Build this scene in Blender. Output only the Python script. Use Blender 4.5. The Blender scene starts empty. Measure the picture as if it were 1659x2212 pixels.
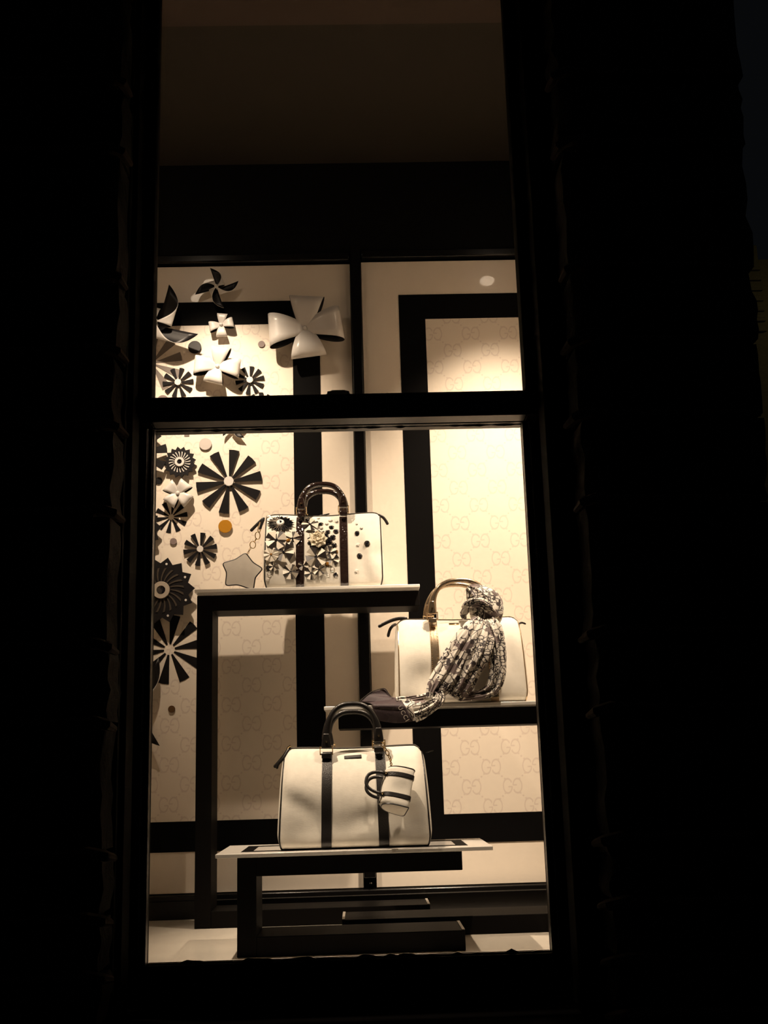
import bpy, math, random
from mathutils import Vector, Matrix, noise

random.seed(7)
SC = bpy.context.scene
COL = SC.collection
PI = math.pi
R = math.radians

# ------------------------------------------------------------------ camera
FPX = 2430.0                     # focal length in pixels of the 1659 x 2212 frame
EYE = Vector((0.0, 0.0, 1.60))
PITCH, YAW, ROLL = R(12.6), R(1.5), R(1.63)
_F = Vector((math.sin(YAW) * math.cos(PITCH), math.cos(YAW) * math.cos(PITCH), math.sin(PITCH)))
_R0 = Vector((math.cos(YAW), -math.sin(YAW), 0.0))
_U0 = _R0.cross(_F)
_R = _R0 * math.cos(ROLL) - _U0 * math.sin(ROLL)
_U = _U0 * math.cos(ROLL) + _R0 * math.sin(ROLL)
cam_data = bpy.data.cameras.new('camera')
cam_data.sensor_fit = 'HORIZONTAL'
cam_data.sensor_width = 36.0
cam_data.lens = 36.0 * FPX / 1659.0
cam_data.clip_start = 0.05
cam_data.clip_end = 200
cam = bpy.data.objects.new('camera', cam_data)
COL.objects.link(cam)
_m = Matrix((( _R.x, _U.x, -_F.x, EYE.x), (_R.y, _U.y, -_F.y, EYE.y), (_R.z, _U.z, -_F.z, EYE.z), (0, 0, 0, 1)))
cam.matrix_world = _m
SC.camera = cam

def at(px, py, Y):
    """world point that lies at depth Y and shows at pixel (px, py)"""
    d = _F + _R * ((px - 829.5) / FPX) - _U * ((py - 1106.0) / FPX)
    return EYE + d * ((Y - EYE.y) / d.y)

# ------------------------------------------------------------------ world, exposure
world = bpy.data.worlds.new('night_sky')
SC.world = world
world.use_nodes = True
world.node_tree.nodes['Background'].inputs['Color'].default_value = (0.75, 0.85, 1.0, 1)
world.node_tree.nodes['Background'].inputs['Strength'].default_value = 0.0026
SC.view_settings.view_transform = 'Standard'
SC.view_settings.look = 'None'
SC.view_settings.exposure = 0.16
SC.view_settings.gamma = 1.0
SC.view_settings.use_curve_mapping = False

WARM = (1.0, 0.77, 0.575)

# depths of the display (metres from the eye)
Y_GLASS, Y_UPPER, Y_WALL = 2.24, 2.185, 3.09
Z_FLOOR = at(330, 2085, 2.40).z
Z_CEIL = at(750, 345, Y_WALL).z
X_L, X_R = -0.68, 0.60

# the ceiling spots: position, aim, watts, cone, blend
SPOTS = [
    ((-0.50, 2.44, Z_CEIL - 0.10), at(510, 1000, Y_WALL), 108, 47, 1.0, 'black ceiling spotlight in the left corner aimed at the wall flowers'),
    ((0.49, 2.44, Z_CEIL - 0.10), at(1080, 1290, Y_WALL), 155, 54, 1.0, 'black ceiling spotlight in the right corner aimed at the right wall panel'),
    ((-0.60, 2.275, Z_CEIL - 0.10), at(720, 1720, 2.54), 180, 36, 1.0, 'black ceiling spotlight further left aimed at the lowest handbag'),
    ((0.57, 2.275, Z_CEIL - 0.10), at(1020, 1460, 2.72), 128, 40, 1.0, 'black ceiling spotlight further right aimed at the scarf handbag'),
    ((-0.56, 2.34, Z_CEIL - 0.10), at(700, 1165, 2.88), 70, 19, 0.8, 'black ceiling spotlight added between the left pair to brighten the jewelled handbag'),  # extra unseen spot, put in to brighten the jewelled handbag
]

# ------------------------------------------------------------------ helpers: meshes
class MB:
    def __init__(self):
        self.v, self.f, self.m = [], [], []

    def add(self, vs, fs, mat=0):
        o = len(self.v)
        self.v += [Vector(p) for p in vs]
        self.f += [tuple(o + i for i in q) for q in fs]
        self.m += [mat] * len(fs)
        return self

    def box(self, a, b, mat=0):
        x0, y0, z0 = a
        x1, y1, z1 = b
        vs = [(x0, y0, z0), (x1, y0, z0), (x1, y1, z0), (x0, y1, z0), (x0, y0, z1), (x1, y0, z1), (x1, y1, z1), (x0, y1, z1)]
        return self.add(vs, [(0, 3, 2, 1), (4, 5, 6, 7), (0, 1, 5, 4), (1, 2, 6, 5), (2, 3, 7, 6), (3, 0, 4, 7)], mat)

    def prism(self, outline, y0, y1, mat=0, side=None):
        """outline of (x, z), counter-clockwise seen from -y; front at y0"""
        n = len(outline)
        vs = [(x, y0, z) for x, z in outline] + [(x, y1, z) for x, z in outline]
        self.add(vs, [tuple(range(n)), tuple(range(2 * n - 1, n - 1, -1))], mat)
        o = len(self.v) - 2 * n
        for i in range(n):
            j = (i + 1) % n
            self.f.append((o + i, o + n + i, o + n + j, o + j))
            self.m.append(mat if side is None else side)
        return self

    def loft(self, rings, closed=True, cap=True, mat=0, loop=False):
        n = len(rings[0])
        vs = [p for r in rings for p in r]
        fs = []
        k = len(rings)
        for i in range(k if loop else k - 1):
            i2 = (i + 1) % k
            for j in range(n if closed else n - 1):
                j2 = (j + 1) % n
                fs.append((i * n + j, i * n + j2, i2 * n + j2, i2 * n + j))
        if cap and closed and not loop:
            fs.append(tuple(range(n - 1, -1, -1)))
            fs.append(tuple((k - 1) * n + j for j in range(n)))
        return self.add(vs, fs, mat)

    def tube(self, pts, rad, n=10, closed=False, mat=0, cap=True):
        pts = [Vector(p) for p in pts]
        if not hasattr(rad, '__len__'):
            rad = [rad] * len(pts)
        rings = []
        up = None
        for i, p in enumerate(pts):
            a = pts[i - 1] if (i > 0 or closed) else pts[i]
            b = pts[(i + 1) % len(pts)] if (i < len(pts) - 1 or closed) else pts[i]
            t = (b - a).normalized()
            if up is None:
                up = Vector((0, 1, 0)) if abs(t.y) < 0.9 else Vector((1, 0, 0))
            s = t.cross(up).normalized()
            up = s.cross(t).normalized()
            r = rad[i]
            ra, rb = (r if hasattr(r, '__len__') else (r, r))
            rings.append([p + s * (ra * math.cos(2 * PI * k / n)) + up * (rb * math.sin(2 * PI * k / n)) for k in range(n)])
        return self.loft(rings, True, cap, mat, loop=closed)

    def lathe(self, prof, n=24, mat=0, c=(0, 0, 0), axis='Y'):
        """profile of (radius, along-axis); axis Y points into the wall"""
        rings = []
        c = Vector(c)
        for r, a in prof:
            ring = []
            for k in range(n):
                t = 2 * PI * k / n
                if axis == 'Y':
                    ring.append(c + Vector((r * math.cos(t), a, r * math.sin(t))))
                else:
                    ring.append(c + Vector((r * math.cos(t), r * math.sin(t), a)))
            rings.append(ring)
        return self.loft(rings, True, True, mat)

    def ball(self, c, r, n=12, sq=(1, 1, 1), mat=0):
        c = Vector(c)
        rings = []
        h = n // 2
        for i in range(1, h):
            p = PI * i / h
            rings.append([c + Vector((sq[0] * r * math.sin(p) * math.cos(2 * PI * k / n), sq[1] * r * math.sin(p) * math.sin(2 * PI * k / n), sq[2] * r * math.cos(p))) for k in range(n)])
        return self.loft(rings, True, True, mat)

    def xf(self, M):
        self.v = [M @ p for p in self.v]
        return self

    def build(self, name, mats, parent=None, smooth=35, world=False, bevel=0, solid=None):
        me = bpy.data.meshes.new(name)
        off = parent.location if (world and parent is not None) else Vector((0, 0, 0))
        if world and parent is not None and parent.parent is not None:
            off = parent.location + parent.parent.location
        me.from_pydata([tuple(p - off) for p in self.v], [], self.f)
        if not isinstance(mats, (list, tuple)):
            mats = [mats]
        for m in mats:
            me.materials.append(m)
        me.polygons.foreach_set('material_index', self.m)
        if smooth:
            me.polygons.foreach_set('use_smooth', [True] * len(me.polygons))
            me.update()
            me.set_sharp_from_angle(angle=R(smooth))
        me.update()
        o = bpy.data.objects.new(name, me)
        COL.objects.link(o)
        if parent is not None:
            o.parent = parent
        if solid:
            s = o.modifiers.new('thickness', 'SOLIDIFY')
            s.thickness = solid[0]
            s.offset = -1
            if len(solid) > 1:
                s.material_offset = solid[1]
                s.material_offset_rim = 0
        if bevel:
            b = o.modifiers.new('edge', 'BEVEL')
            b.width = bevel
            b.segments = 2
            b.limit_method = 'ANGLE'
        return o

def tag(o, label=None, cat=None, group=None, kind=None):
    if label: o['label'] = label
    if cat: o['category'] = cat
    if group: o['group'] = group
    if kind: o['kind'] = kind
    return o

def thing(name, label, cat, loc=(0, 0, 0), rot=(0, 0, 0), group=None):
    o = bpy.data.objects.new(name, None)
    o.empty_display_size = 0.03
    COL.objects.link(o)
    o.location = loc
    o.rotation_euler = rot
    return tag(o, label, cat, group)

def share(src, parent, loc=(0, 0, 0), rot=(0, 0, 0), scale=None, name=None):
    o = src.copy()
    if name: o.name = name
    COL.objects.link(o)
    o.parent = parent
    o.location = loc
    o.rotation_euler = rot
    if scale: o.scale = scale
    return o

# ------------------------------------------------------------------ helpers: materials
class S:
    """a shader socket with arithmetic"""
    def __init__(self, nt, sock):
        self.nt, self.s = nt, sock
    def _op(self, op, b=None, c=None):
        n = self.nt.nodes.new('ShaderNodeMath')
        n.operation = op
        for i, x in enumerate((self, b, c)):
            if x is None: continue
            if isinstance(x, S): self.nt.links.new(x.s, n.inputs[i])
            else: n.inputs[i].default_value = x
        return S(self.nt, n.outputs[0])
    def __add__(self, o): return self._op('ADD', o)
    def __sub__(self, o): return self._op('SUBTRACT', o)
    def __mul__(self, o): return self._op('MULTIPLY', o)
    def __truediv__(self, o): return self._op('DIVIDE', o)
    def fract(self): return self._op('FRACT')
    def abs(self): return self._op('ABSOLUTE')
    def sqrt(self): return self._op('SQRT')
    def lt(self, o): return self._op('LESS_THAN', o)
    def gt(self, o): return self._op('GREATER_THAN', o)
    def max(self, o): return self._op('MAXIMUM', o)
    def min(self, o): return self._op('MINIMUM', o)

def new_mat(name, color=(.8, .8, .8), rough=.5, metal=0.0, spec=.5, coat=0.0, coat_rough=.05, trans=0.0, ior=1.5):
    m = bpy.data.materials.new(name)
    m.use_nodes = True
    b = m.node_tree.nodes['Principled BSDF']
    b.inputs['Base Color'].default_value = (*color, 1)
    b.inputs['Roughness'].default_value = rough
    b.inputs['Metallic'].default_value = metal
    b.inputs['Specular IOR Level'].default_value = spec
    b.inputs['Coat Weight'].default_value = coat
    b.inputs['Coat Roughness'].default_value = coat_rough
    b.inputs['Transmission Weight'].default_value = trans
    b.inputs['IOR'].default_value = ior
    return m

def bsdf(m): return m.node_tree.nodes['Principled BSDF']

def tex(m, kind, scale=10.0, coord='Object', vec_scale=None, **kw):
    nt = m.node_tree
    tc = nt.nodes.new('ShaderNodeTexCoord')
    n = nt.nodes.new(kind)
    src = tc.outputs[coord]
    if vec_scale:
        mp = nt.nodes.new('ShaderNodeMapping')
        mp.inputs['Scale'].default_value = vec_scale
        nt.links.new(src, mp.inputs['Vector'])
        src = mp.outputs['Vector']
    nt.links.new(src, n.inputs['Vector'])
    if 'Scale' in n.inputs: n.inputs['Scale'].default_value = scale
    for k, val in kw.items():
        if k in n.inputs: n.inputs[k].default_value = val
        else: setattr(n, k, val)
    return n

def bump(m, height_socket, strength=.2, dist=.002):
    nt = m.node_tree
    b = nt.nodes.new('ShaderNodeBump')
    b.inputs['Strength'].default_value = strength
    b.inputs['Distance'].default_value = dist
    nt.links.new(height_socket, b.inputs['Height'])
    nt.links.new(b.outputs['Normal'], bsdf(m).inputs['Normal'])

def ramp(m, fac, stops):
    n = m.node_tree.nodes.new('ShaderNodeValToRGB')
    els = n.color_ramp.elements
    while len(els) < len(stops): els.new(0.5)
    for e, (p, c) in zip(els, stops):
        e.position = p
        e.color = (*c, 1)
    m.node_tree.links.new(fac, n.inputs['Fac'])
    return n.outputs['Color']

def mix(m, fac, a, b):
    n = m.node_tree.nodes.new('ShaderNodeMix')
    n.data_type = 'RGBA'
    for sock, val in ((n.inputs[6], a), (n.inputs[7], b)):
        if isinstance(val, tuple): sock.default_value = (*val, 1)
        else: m.node_tree.links.new(val, sock)
    if isinstance(fac, (int, float)): n.inputs[0].default_value = fac
    else: m.node_tree.links.new(fac.s if isinstance(fac, S) else fac, n.inputs[0])
    return n.outputs[2]

def set_color(m, sock): m.node_tree.links.new(sock, bsdf(m).inputs['Base Color'])

def monogram(m, base, ink, px=.110, pz=.103, rx=.0118, rz=.0185, c=.0130, w=.13):
    """printed double-letter diamond pattern; the object's origin sits on one motif"""
    nt = m.node_tree
    tc = nt.nodes.new('ShaderNodeTexCoord')
    sx = nt.nodes.new('ShaderNodeSeparateXYZ')
    nt.links.new(tc.outputs['Object'], sx.inputs[0])
    X, Z = S(nt, sx.outputs[0]), S(nt, sx.outputs[2])
    u, v = X / px, Z / pz
    def letter(x, z):
        xs, zs = x / rx, z / rz
        r = (xs * xs + zs * zs).sqrt()
        ring = (r - 1.0).abs().lt(w)
        gap = xs.gt(.25) * zs.gt(-.08) * zs.lt(.52)
        serif = (xs - .8).abs().lt(.10) * (zs - .62).abs().lt(.2)
        bar = (xs - .58).abs().lt(.45) * (zs + .12).abs().lt(.10)
        return (ring * (gap * -1.0 + 1.0)).max(bar).max(serif)
    def motif(uu, vv):
        du = ((uu + .5).fract() - .5) * px
        dv = ((vv + .5).fract() - .5) * pz
        return letter(du + c, dv).max(letter(du * -1.0 + c, dv * -1.0))
    mask = motif(u, v).max(motif(u + .5, v + .5))
    p, q = u + v, u - v
    def dots(a, b):
        da = ((a + .5).fract() - .5).abs()
        fb = (b.fract() - .5).abs()
        k = fb.lt(.03).max((fb - .13).abs().lt(.026))
        return da.lt(.03) * k
    mask = mask.max(dots(p, q)).max(dots(q, p))
    set_color(m, mix(m, mask, base, ink))

M = {}
M['panel'] = new_mat('white_panel', (.82, .735, .63), .30, spec=.35, coat=.25, coat_rough=.02)
M['paper_l'] = new_mat('monogram_paper', (.82, .735, .63), .34, spec=.35, coat=.25, coat_rough=.02)
monogram(M['paper_l'], (.82, .735, .63), (.715, .62, .54))
M['black_gloss'] = new_mat('black_lacquer', (.004, .0036, .0036), .20, spec=.3)
n = tex(M['black_gloss'], 'ShaderNodeTexNoise', 18, Detail=3)
bump(M['black_gloss'], n.outputs['Fac'], .03, .002)
M['stand_black'] = new_mat('satin_black_stand', (.006, .0052, .0048), .5, spec=.03)
n = tex(M['stand_black'], 'ShaderNodeTexNoise', 18, Detail=3)
bump(M['stand_black'], n.outputs['Fac'], .03, .002)
M['black_band'] = new_mat('black_band_film', (.003, .0027, .0027), .6, spec=.04)
n = tex(M['black_band'], 'ShaderNodeTexNoise', 140, Detail=2)
bump(M['black_band'], n.outputs['Fac'], .05, .001)
M['black_wall'] = new_mat('black_painted_board', (.004, .0035, .003), .7, spec=.1)
n = tex(M['black_wall'], 'ShaderNodeTexNoise', 60, Detail=3)
bump(M['black_wall'], n.outputs['Fac'], .1, .001)
M['side_wall'] = new_mat('cream_side_wall', (.86, .77, .66), .7, spec=.2)
n = tex(M['side_wall'], 'ShaderNodeTexNoise', 60, Detail=3)
bump(M['side_wall'], n.outputs['Fac'], .1, .001)
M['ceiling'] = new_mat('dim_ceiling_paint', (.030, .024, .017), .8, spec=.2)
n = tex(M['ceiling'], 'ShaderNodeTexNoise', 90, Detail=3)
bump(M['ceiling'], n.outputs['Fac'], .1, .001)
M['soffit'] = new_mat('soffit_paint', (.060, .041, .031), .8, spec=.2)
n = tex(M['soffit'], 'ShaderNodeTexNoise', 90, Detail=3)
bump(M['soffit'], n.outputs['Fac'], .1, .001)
M['shelf'] = new_mat('white_lacquer', (.80, .77, .72), .22, spec=.5, coat=.3)
n = tex(M['shelf'], 'ShaderNodeTexNoise', 40, Detail=4)
set_color(M['shelf'], ramp(M['shelf'], n.outputs['Fac'], [(.3, (.77, .74, .69)), (.7, (.81, .78, .73))]))
M['floor'] = new_mat('white_laminate_floor', (.72, .68, .60), .25, spec=.5, coat=.2)
n = tex(M['floor'], 'ShaderNodeTexNoise', 9, Detail=5)
set_color(M['floor'], ramp(M['floor'], n.outputs['Fac'], [(.3, (.74, .68, .59)), (.7, (.82, .76, .66))]))
M['sash'] = new_mat('black_sash_paint', (.010, .0075, .0065), .38, spec=.35)
n = tex(M['sash'], 'ShaderNodeTexNoise', 55, Detail=5)
bump(M['sash'], n.outputs['Fac'], .25, .0012)
M['frame'] = new_mat('black_frame_paint', (.003, .0024, .0022), .75, spec=.06)
n = tex(M['frame'], 'ShaderNodeTexNoise', 55, Detail=5)
bump(M['frame'], n.outputs['Fac'], .25, .0012)
M['bead'] = new_mat('lit_worn_bead', (.16, .13, .11), .35, spec=.5)  # paler than the sash: interior light on the bead edges is in the colour
n = tex(M['bead'], 'ShaderNodeTexNoise', 70, Detail=4)
set_color(M['bead'], ramp(M['bead'], n.outputs['Fac'], [(.35, (.06, .05, .04)), (.65, (.24, .20, .17))]))
M['stone'] = new_mat('dark_rock_face', (.05, .038, .030), .9, spec=.2)
n = tex(M['stone'], 'ShaderNodeTexNoise', 26, Detail=8, Roughness=.65)
set_color(M['stone'], ramp(M['stone'], n.outputs['Fac'], [(.3, (.013, .0095, .007)), (.7, (.042, .030, .022))]))
bump(M['stone'], n.outputs['Fac'], .8, .012)
M['mortar'] = new_mat('raised_mortar', (.07, .046, .034), .85, spec=.2)
n = tex(M['mortar'], 'ShaderNodeTexNoise', 60, Detail=6)
bump(M['mortar'], n.outputs['Fac'], .5, .004)
# window glass: a clear slab, mirror-like only by its Fresnel share
g = bpy.data.materials.new('window_glass'); g.use_nodes = True
nt = g.node_tree; nt.nodes.clear()
out = nt.nodes.new('ShaderNodeOutputMaterial'); mx = nt.nodes.new('ShaderNodeMixShader')
tr = nt.nodes.new('ShaderNodeBsdfTransparent'); gl = nt.nodes.new('ShaderNodeBsdfGlossy'); fr = nt.nodes.new('ShaderNodeFresnel')
tr.inputs['Color'].default_value = (.97, .98, .965, 1); gl.inputs['Roughness'].default_value = .0; fr.inputs['IOR'].default_value = 1.45
nt.links.new(fr.outputs[0], mx.inputs[0]); nt.links.new(tr.outputs[0], mx.inputs[1]); nt.links.new(gl.outputs[0], mx.inputs[2]); nt.links.new(mx.outputs[0], out.inputs[0])
M['glass'] = g

def paper(name, col, rough=.4, spec=.4, coat=.0):
    m = new_mat(name, col, rough, spec=spec, coat=coat)
    nn = tex(m, 'ShaderNodeTexNoise', 120, Detail=3)
    bump(m, nn.outputs['Fac'], .05, .0006)
    return m
M['white_card'] = paper('white_card', (.66, .63, .60), .32, .5, .2)
M['black_card'] = paper('black_card', (.009, .008, .009), .4, .25)
M['black_foam'] = paper('black_foam_board', (.007, .006, .0065), .6, .10)
M['grey_print'] = paper('grey_print', (.20, .17, .15), .5, .2)
M['grey_edge'] = paper('grey_foam_edge', (.10, .09, .088), .6, .1)
M['amber'] = new_mat('amber_acrylic', (.42, .19, .018), .18, spec=.5, coat=.5)
M['brown_dot'] = paper('brown_acrylic', (.11, .055, .02), .3, .5)
M['taupe_dot'] = paper('taupe_acrylic', (.22, .17, .16), .3, .5)
M['pale_dot'] = paper('pale_grey_acrylic', (.50, .455, .425), .4, .4)
M['spoke_dark'] = paper('dark_tan_card', (.055, .042, .030), .5, .3)
M['spoke_tan'] = paper('tan_card', (.16, .125, .09), .5, .3)
M['ring_tan'] = paper('pale_tan_card', (.42, .36, .29), .5, .3)
M['trim_grey'] = paper('pale_edge_trim', (.42, .38, .33), .35, .5)

def canvas(name, col):
    m = new_mat(name, col, .72, spec=.25)
    w1 = tex(m, 'ShaderNodeTexNoise', 330, vec_scale=(.45, 1, 1.7), Detail=2)
    nn = tex(m, 'ShaderNodeTexNoise', 60, Detail=4)
    set_color(m, ramp(m, nn.outputs['Fac'], [(.3, tuple(x * .94 for x in col)), (.7, tuple(min(1, x * 1.03) for x in col))]))
    bump(m, w1.outputs['Fac'], .15, .0010)
    return m
M['canvas'] = canvas('cream_canvas', (.74, .70, .62))
M['canvas_grey'] = canvas('grey_canvas', (.66, .61, .54))
M['leather'] = new_mat('black_leather', (.013, .011, .010), .34, spec=.5)
n = tex(M['leather'], 'ShaderNodeTexVoronoi', 420); bump(M['leather'], n.outputs['Distance'], .25, .0008)
M['croc'] = new_mat('brown_black_patent_leather', (.020, .011, .009), .12, spec=.7, coat=.8)
n = tex(M['croc'], 'ShaderNodeTexVoronoi', 190, feature='SMOOTH_F1'); bump(M['croc'], n.outputs['Distance'], .45, .003)
M['gold_leather'] = new_mat('bronze_metallic_leather', (.58, .45, .31), .20, metal=.9)
n = tex(M['gold_leather'], 'ShaderNodeTexNoise', 200, Detail=3); bump(M['gold_leather'], n.outputs['Fac'], .15, .001)
M['gold'] = new_mat('pale_gold_metal', (.82, .62, .36), .16, metal=1.0)
n = tex(M['gold'], 'ShaderNodeTexNoise', 80); bump(M['gold'], n.outputs['Fac'], .03, .001)
M['chrome'] = new_mat('bright_wire', (.85, .83, .80), .10, metal=1.0)
n = tex(M['chrome'], 'ShaderNodeTexNoise', 80); bump(M['chrome'], n.outputs['Fac'], .03, .001)
M['jet'] = new_mat('jet_crystal', (.010, .010, .014), .04, spec=1.0, coat=1.0)
M['clear'] = new_mat('clear_crystal', (.86, .82, .76), .06, spec=.9, coat=1.0)
M['topaz'] = new_mat('topaz_crystal', (.30, .13, .02), .06, spec=.9, coat=1.0)
for k in ('jet', 'clear', 'topaz', 'amber'):
    n = tex(M[k], 'ShaderNodeTexVoronoi', 160); bump(M[k], n.outputs['Distance'], .2, .001)
M['petal_cream'] = paper('cream_leather_petal', (.72, .66, .56), .5, .4)
M['petal_black'] = paper('black_leather_petal', (.03, .024, .022), .35, .5)
M['camellia'] = paper('cream_rose_leather', (.76, .68, .52), .45, .4)
M['zip'] = paper('grey_zip_tape', (.10, .09, .08), .5, .4)

# printed scarf silk
m = new_mat('printed_silk', (.7, .66, .6), .42, spec=.35)
bsdf(m).inputs['Sheen Weight'].default_value = .2
nt = m.node_tree
wn = tex(m, 'ShaderNodeTexNoise', 9, Detail=2)
v1 = tex(m, 'ShaderNodeTexVoronoi', 76, feature='DISTANCE_TO_EDGE', Randomness=.75)
v2 = tex(m, 'ShaderNodeTexVoronoi', 46, feature='F1', Randomness=1.0)
n2 = tex(m, 'ShaderNodeTexNoise', 26, Detail=3)
lines = S(nt, v1.outputs['Distance']).lt(.065)
big = S(nt, wn.outputs['Fac']).gt(.47)
blot = S(nt, v2.outputs['Distance']).lt(.27)
blot2 = S(nt, n2.outputs['Fac']).gt(.585)
v3 = tex(m, 'ShaderNodeTexVoronoi', 42, feature='DISTANCE_TO_EDGE', Randomness=1.0)
wide = S(nt, v3.outputs['Distance']).lt(.035)
c1 = mix(m, (lines * big).max(wide), (.72, .67, .60), (.030, .022, .024))
c2 = mix(m, blot2, c1, (.17, .13, .125))
c3 = mix(m, blot, c2, (.050, .038, .040))
set_color(m, c3)
M['silk'] = m
m = bpy.data.materials.new('sheer_dark_silk'); m.use_nodes = True
nt = m.node_tree
b = bsdf(m); b.inputs['Base Color'].default_value = (.055, .036, .042, 1); b.inputs['Roughness'].default_value = .6
mx = nt.nodes.new('ShaderNodeMixShader'); tr = nt.nodes.new('ShaderNodeBsdfTransparent')
tr.inputs['Color'].default_value = (.75, .66, .66, 1)
tc = nt.nodes.new('ShaderNodeTexCoord'); nn = nt.nodes.new('ShaderNodeTexNoise'); nn.inputs['Scale'].default_value = 30
nt.links.new(tc.outputs['Object'], nn.inputs['Vector'])
mr = nt.nodes.new('ShaderNodeMapRange'); mr.inputs['To Min'].default_value = .62; mr.inputs['To Max'].default_value = .9
nt.links.new(nn.outputs['Fac'], mr.inputs['Value'])
nt.links.new(mr.outputs[0], mx.inputs[0]); nt.links.new(tr.outputs[0], mx.inputs[1]); nt.links.new(b.outputs[0], mx.inputs[2])
nt.links.new(mx.outputs[0], nt.nodes['Material Output'].inputs[0])
M['sheer'] = m
M['ink_white'] = paper('pale_lettering', (.62, .56, .50), .6, .3)
m = new_mat('lamp_lens', (.9, .85, .7), .3)
bsdf(m).inputs['Emission Color'].default_value = (*WARM, 1)
bsdf(m).inputs['Emission Strength'].default_value = 26
M['lens'] = m
M['lamp_body'] = paper('black_lamp_housing', (.015, .014, .014), .4, .5)

# ================================================================== the setting
def struct(name, mb, mat, parent=None, **kw):
    o = mb.build(name, mat, parent, **kw)
    if parent is None: o['kind'] = 'structure'
    return o

Y_BACK = Y_WALL + .02
struct('floor', MB().box((X_L, 2.27, Z_FLOOR - .03), (X_R, Y_BACK + .1, Z_FLOOR)), M['floor'])
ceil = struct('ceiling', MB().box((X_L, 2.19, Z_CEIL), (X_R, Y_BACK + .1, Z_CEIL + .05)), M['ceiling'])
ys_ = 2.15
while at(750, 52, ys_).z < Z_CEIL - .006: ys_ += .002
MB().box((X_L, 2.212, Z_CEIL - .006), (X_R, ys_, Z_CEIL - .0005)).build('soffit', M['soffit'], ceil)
wall_back = struct('wall_back', MB().box((X_L, Y_BACK, Z_FLOOR - .03), (X_R, Y_BACK + .1, Z_CEIL)), M['black_wall'])
struct('wall_left', MB().box((X_L - .08, 2.15, Z_FLOOR - .03), (X_L, Y_BACK + .1, Z_CEIL + .05)), M['side_wall'])
struct('wall_right', MB().box((X_R, 2.15, Z_FLOOR - .03), (X_R + .03, Y_BACK + .1, Z_CEIL + .05)), M['side_wall'])

def wall_panel(x0, x1, z0, z1, bx0, bx1, bz0, bz1, ix0, ix1, iz0, iz1, motif):
    """white board, a black band rectangle and the printed paper inside it"""
    MB().box((x0, Y_WALL, z0), (x1, Y_BACK, z1)).build('panel', M['panel'], wall_back, bevel=.0012)
    yb = Y_WALL - .0015
    for a, b in (((bx0, iz1), (bx1, bz1)), ((bx0, bz0), (bx1, iz0)), ((bx0, iz0), (ix0, iz1)), ((ix1, iz0), (bx1, iz1))):
        MB().box((a[0], yb, a[1]), (b[0], Y_WALL - .0002, b[1])).build('panel_band', M['black_band'], wall_back)
    mb = MB().box((ix0, Y_WALL - .001, iz0), (ix1, Y_WALL - .0002, iz1))
    mb.v = [p - motif for p in mb.v]
    o = mb.build('wallpaper', M['paper_l'], wall_back)
    o.location = motif

lx1, rx0 = at(763, 900, Y_WALL).x, at(784, 750, Y_WALL).x
zt, zb = at(600, 573, Y_WALL).z, at(600, 1924, Y_WALL).z
ibr, obr = at(635, 1000, Y_WALL).x, at(695, 1000, Y_WALL).x
bw = obr - ibr
oz1, iz1 = at(500, 652, Y_WALL).z, at(500, 702, Y_WALL).z
iz0, oz0 = at(380, 1775, Y_WALL).z, at(380, 1841, Y_WALL).z
wall_panel(X_L, lx1, zb, zt, X_L, obr, oz0, oz1, X_L + .05, ibr, iz0, iz1, at(500, 1358, Y_WALL))
obl, ibl = at(861, 650, Y_WALL).x, at(919, 700, Y_WALL).x
oz1, iz1 = at(1000, 635, Y_WALL).z, at(1000, 688, Y_WALL).z
iz0, oz0 = at(1060, 1756, Y_WALL).z, at(1060, 1819, Y_WALL).z
wall_panel(rx0, X_R, zb, zt + .005, obl, X_R, oz0, oz1, ibl, X_R - .02, iz0, iz1, at(1061, 1656, Y_WALL))
# lacquered trims round the panels
trims = MB().box((lx1 + .001, Y_WALL - .022, Z_FLOOR + .09), (rx0 - .001, Y_BACK, zt + .05))
struct('trim_1', trims, M['black_gloss'], bevel=.003)
struct('trim_2', MB().box((X_L, Y_WALL - .018, zt + .006), (lx1, Y_BACK, zt + .03)), M['black_gloss'], bevel=.004)
struct('trim_3', MB().box((rx0, Y_WALL - .018, zt + .012), (X_R, Y_BACK, zt + .036)), M['black_gloss'], bevel=.004)
bb = struct('baseboard_back', MB().box((X_L, Y_WALL - .008, Z_FLOOR), (X_R, Y_BACK, zb - .001)), M['black_gloss'])
MB().box((X_L, Y_WALL - .02, zb - .018), (X_R, Y_WALL - .008, zb - .002)).build('cap_moulding', M['black_gloss'], bb, bevel=.004)
p = at(801, 1908, Y_WALL - .022)
MB().lathe([(.0001, -.003), (.002, -.003), (.003, -.001), (.003, .002)], 10, c=p).build('screw_head', M['chrome'], bpy.data.objects['trim_1'])

# ------------------------------------------------------------------ window
gl_x0, gl_x1 = at(334, 1000, Y_GLASS).x, at(1132, 1000, Y_GLASS).x
gz0, gz1 = at(750, 2070, Y_GLASS).z, at(750, 925, Y_GLASS).z
ux0, ux1 = at(333.5, 750, Y_UPPER).x, at(1127, 750, Y_UPPER).x
uz0, uz1 = at(750, 858, Y_UPPER).z, Z_CEIL + .42
rail_z0 = at(750, 903, 2.162).z
low_top = at(750, 861, 2.24).z
win = thing('window_1', None, None, (0, Y_GLASS, gz0))
win['kind'] = 'structure'
def wb(name, a, b, mat='sash', bevel=.002, parent=win):
    return MB().box(a, b).build(name, M[mat], parent, world=True, bevel=bevel)
st = .055
low = wb('lower_sash_stile', (gl_x0 - st, 2.22, gz0 - .07), (gl_x0, 2.265, low_top), 'frame')
wb('lower_sash_stile', (gl_x1, 2.22, gz0 - .07), (gl_x1 + st, 2.265, low_top), 'frame')
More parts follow.
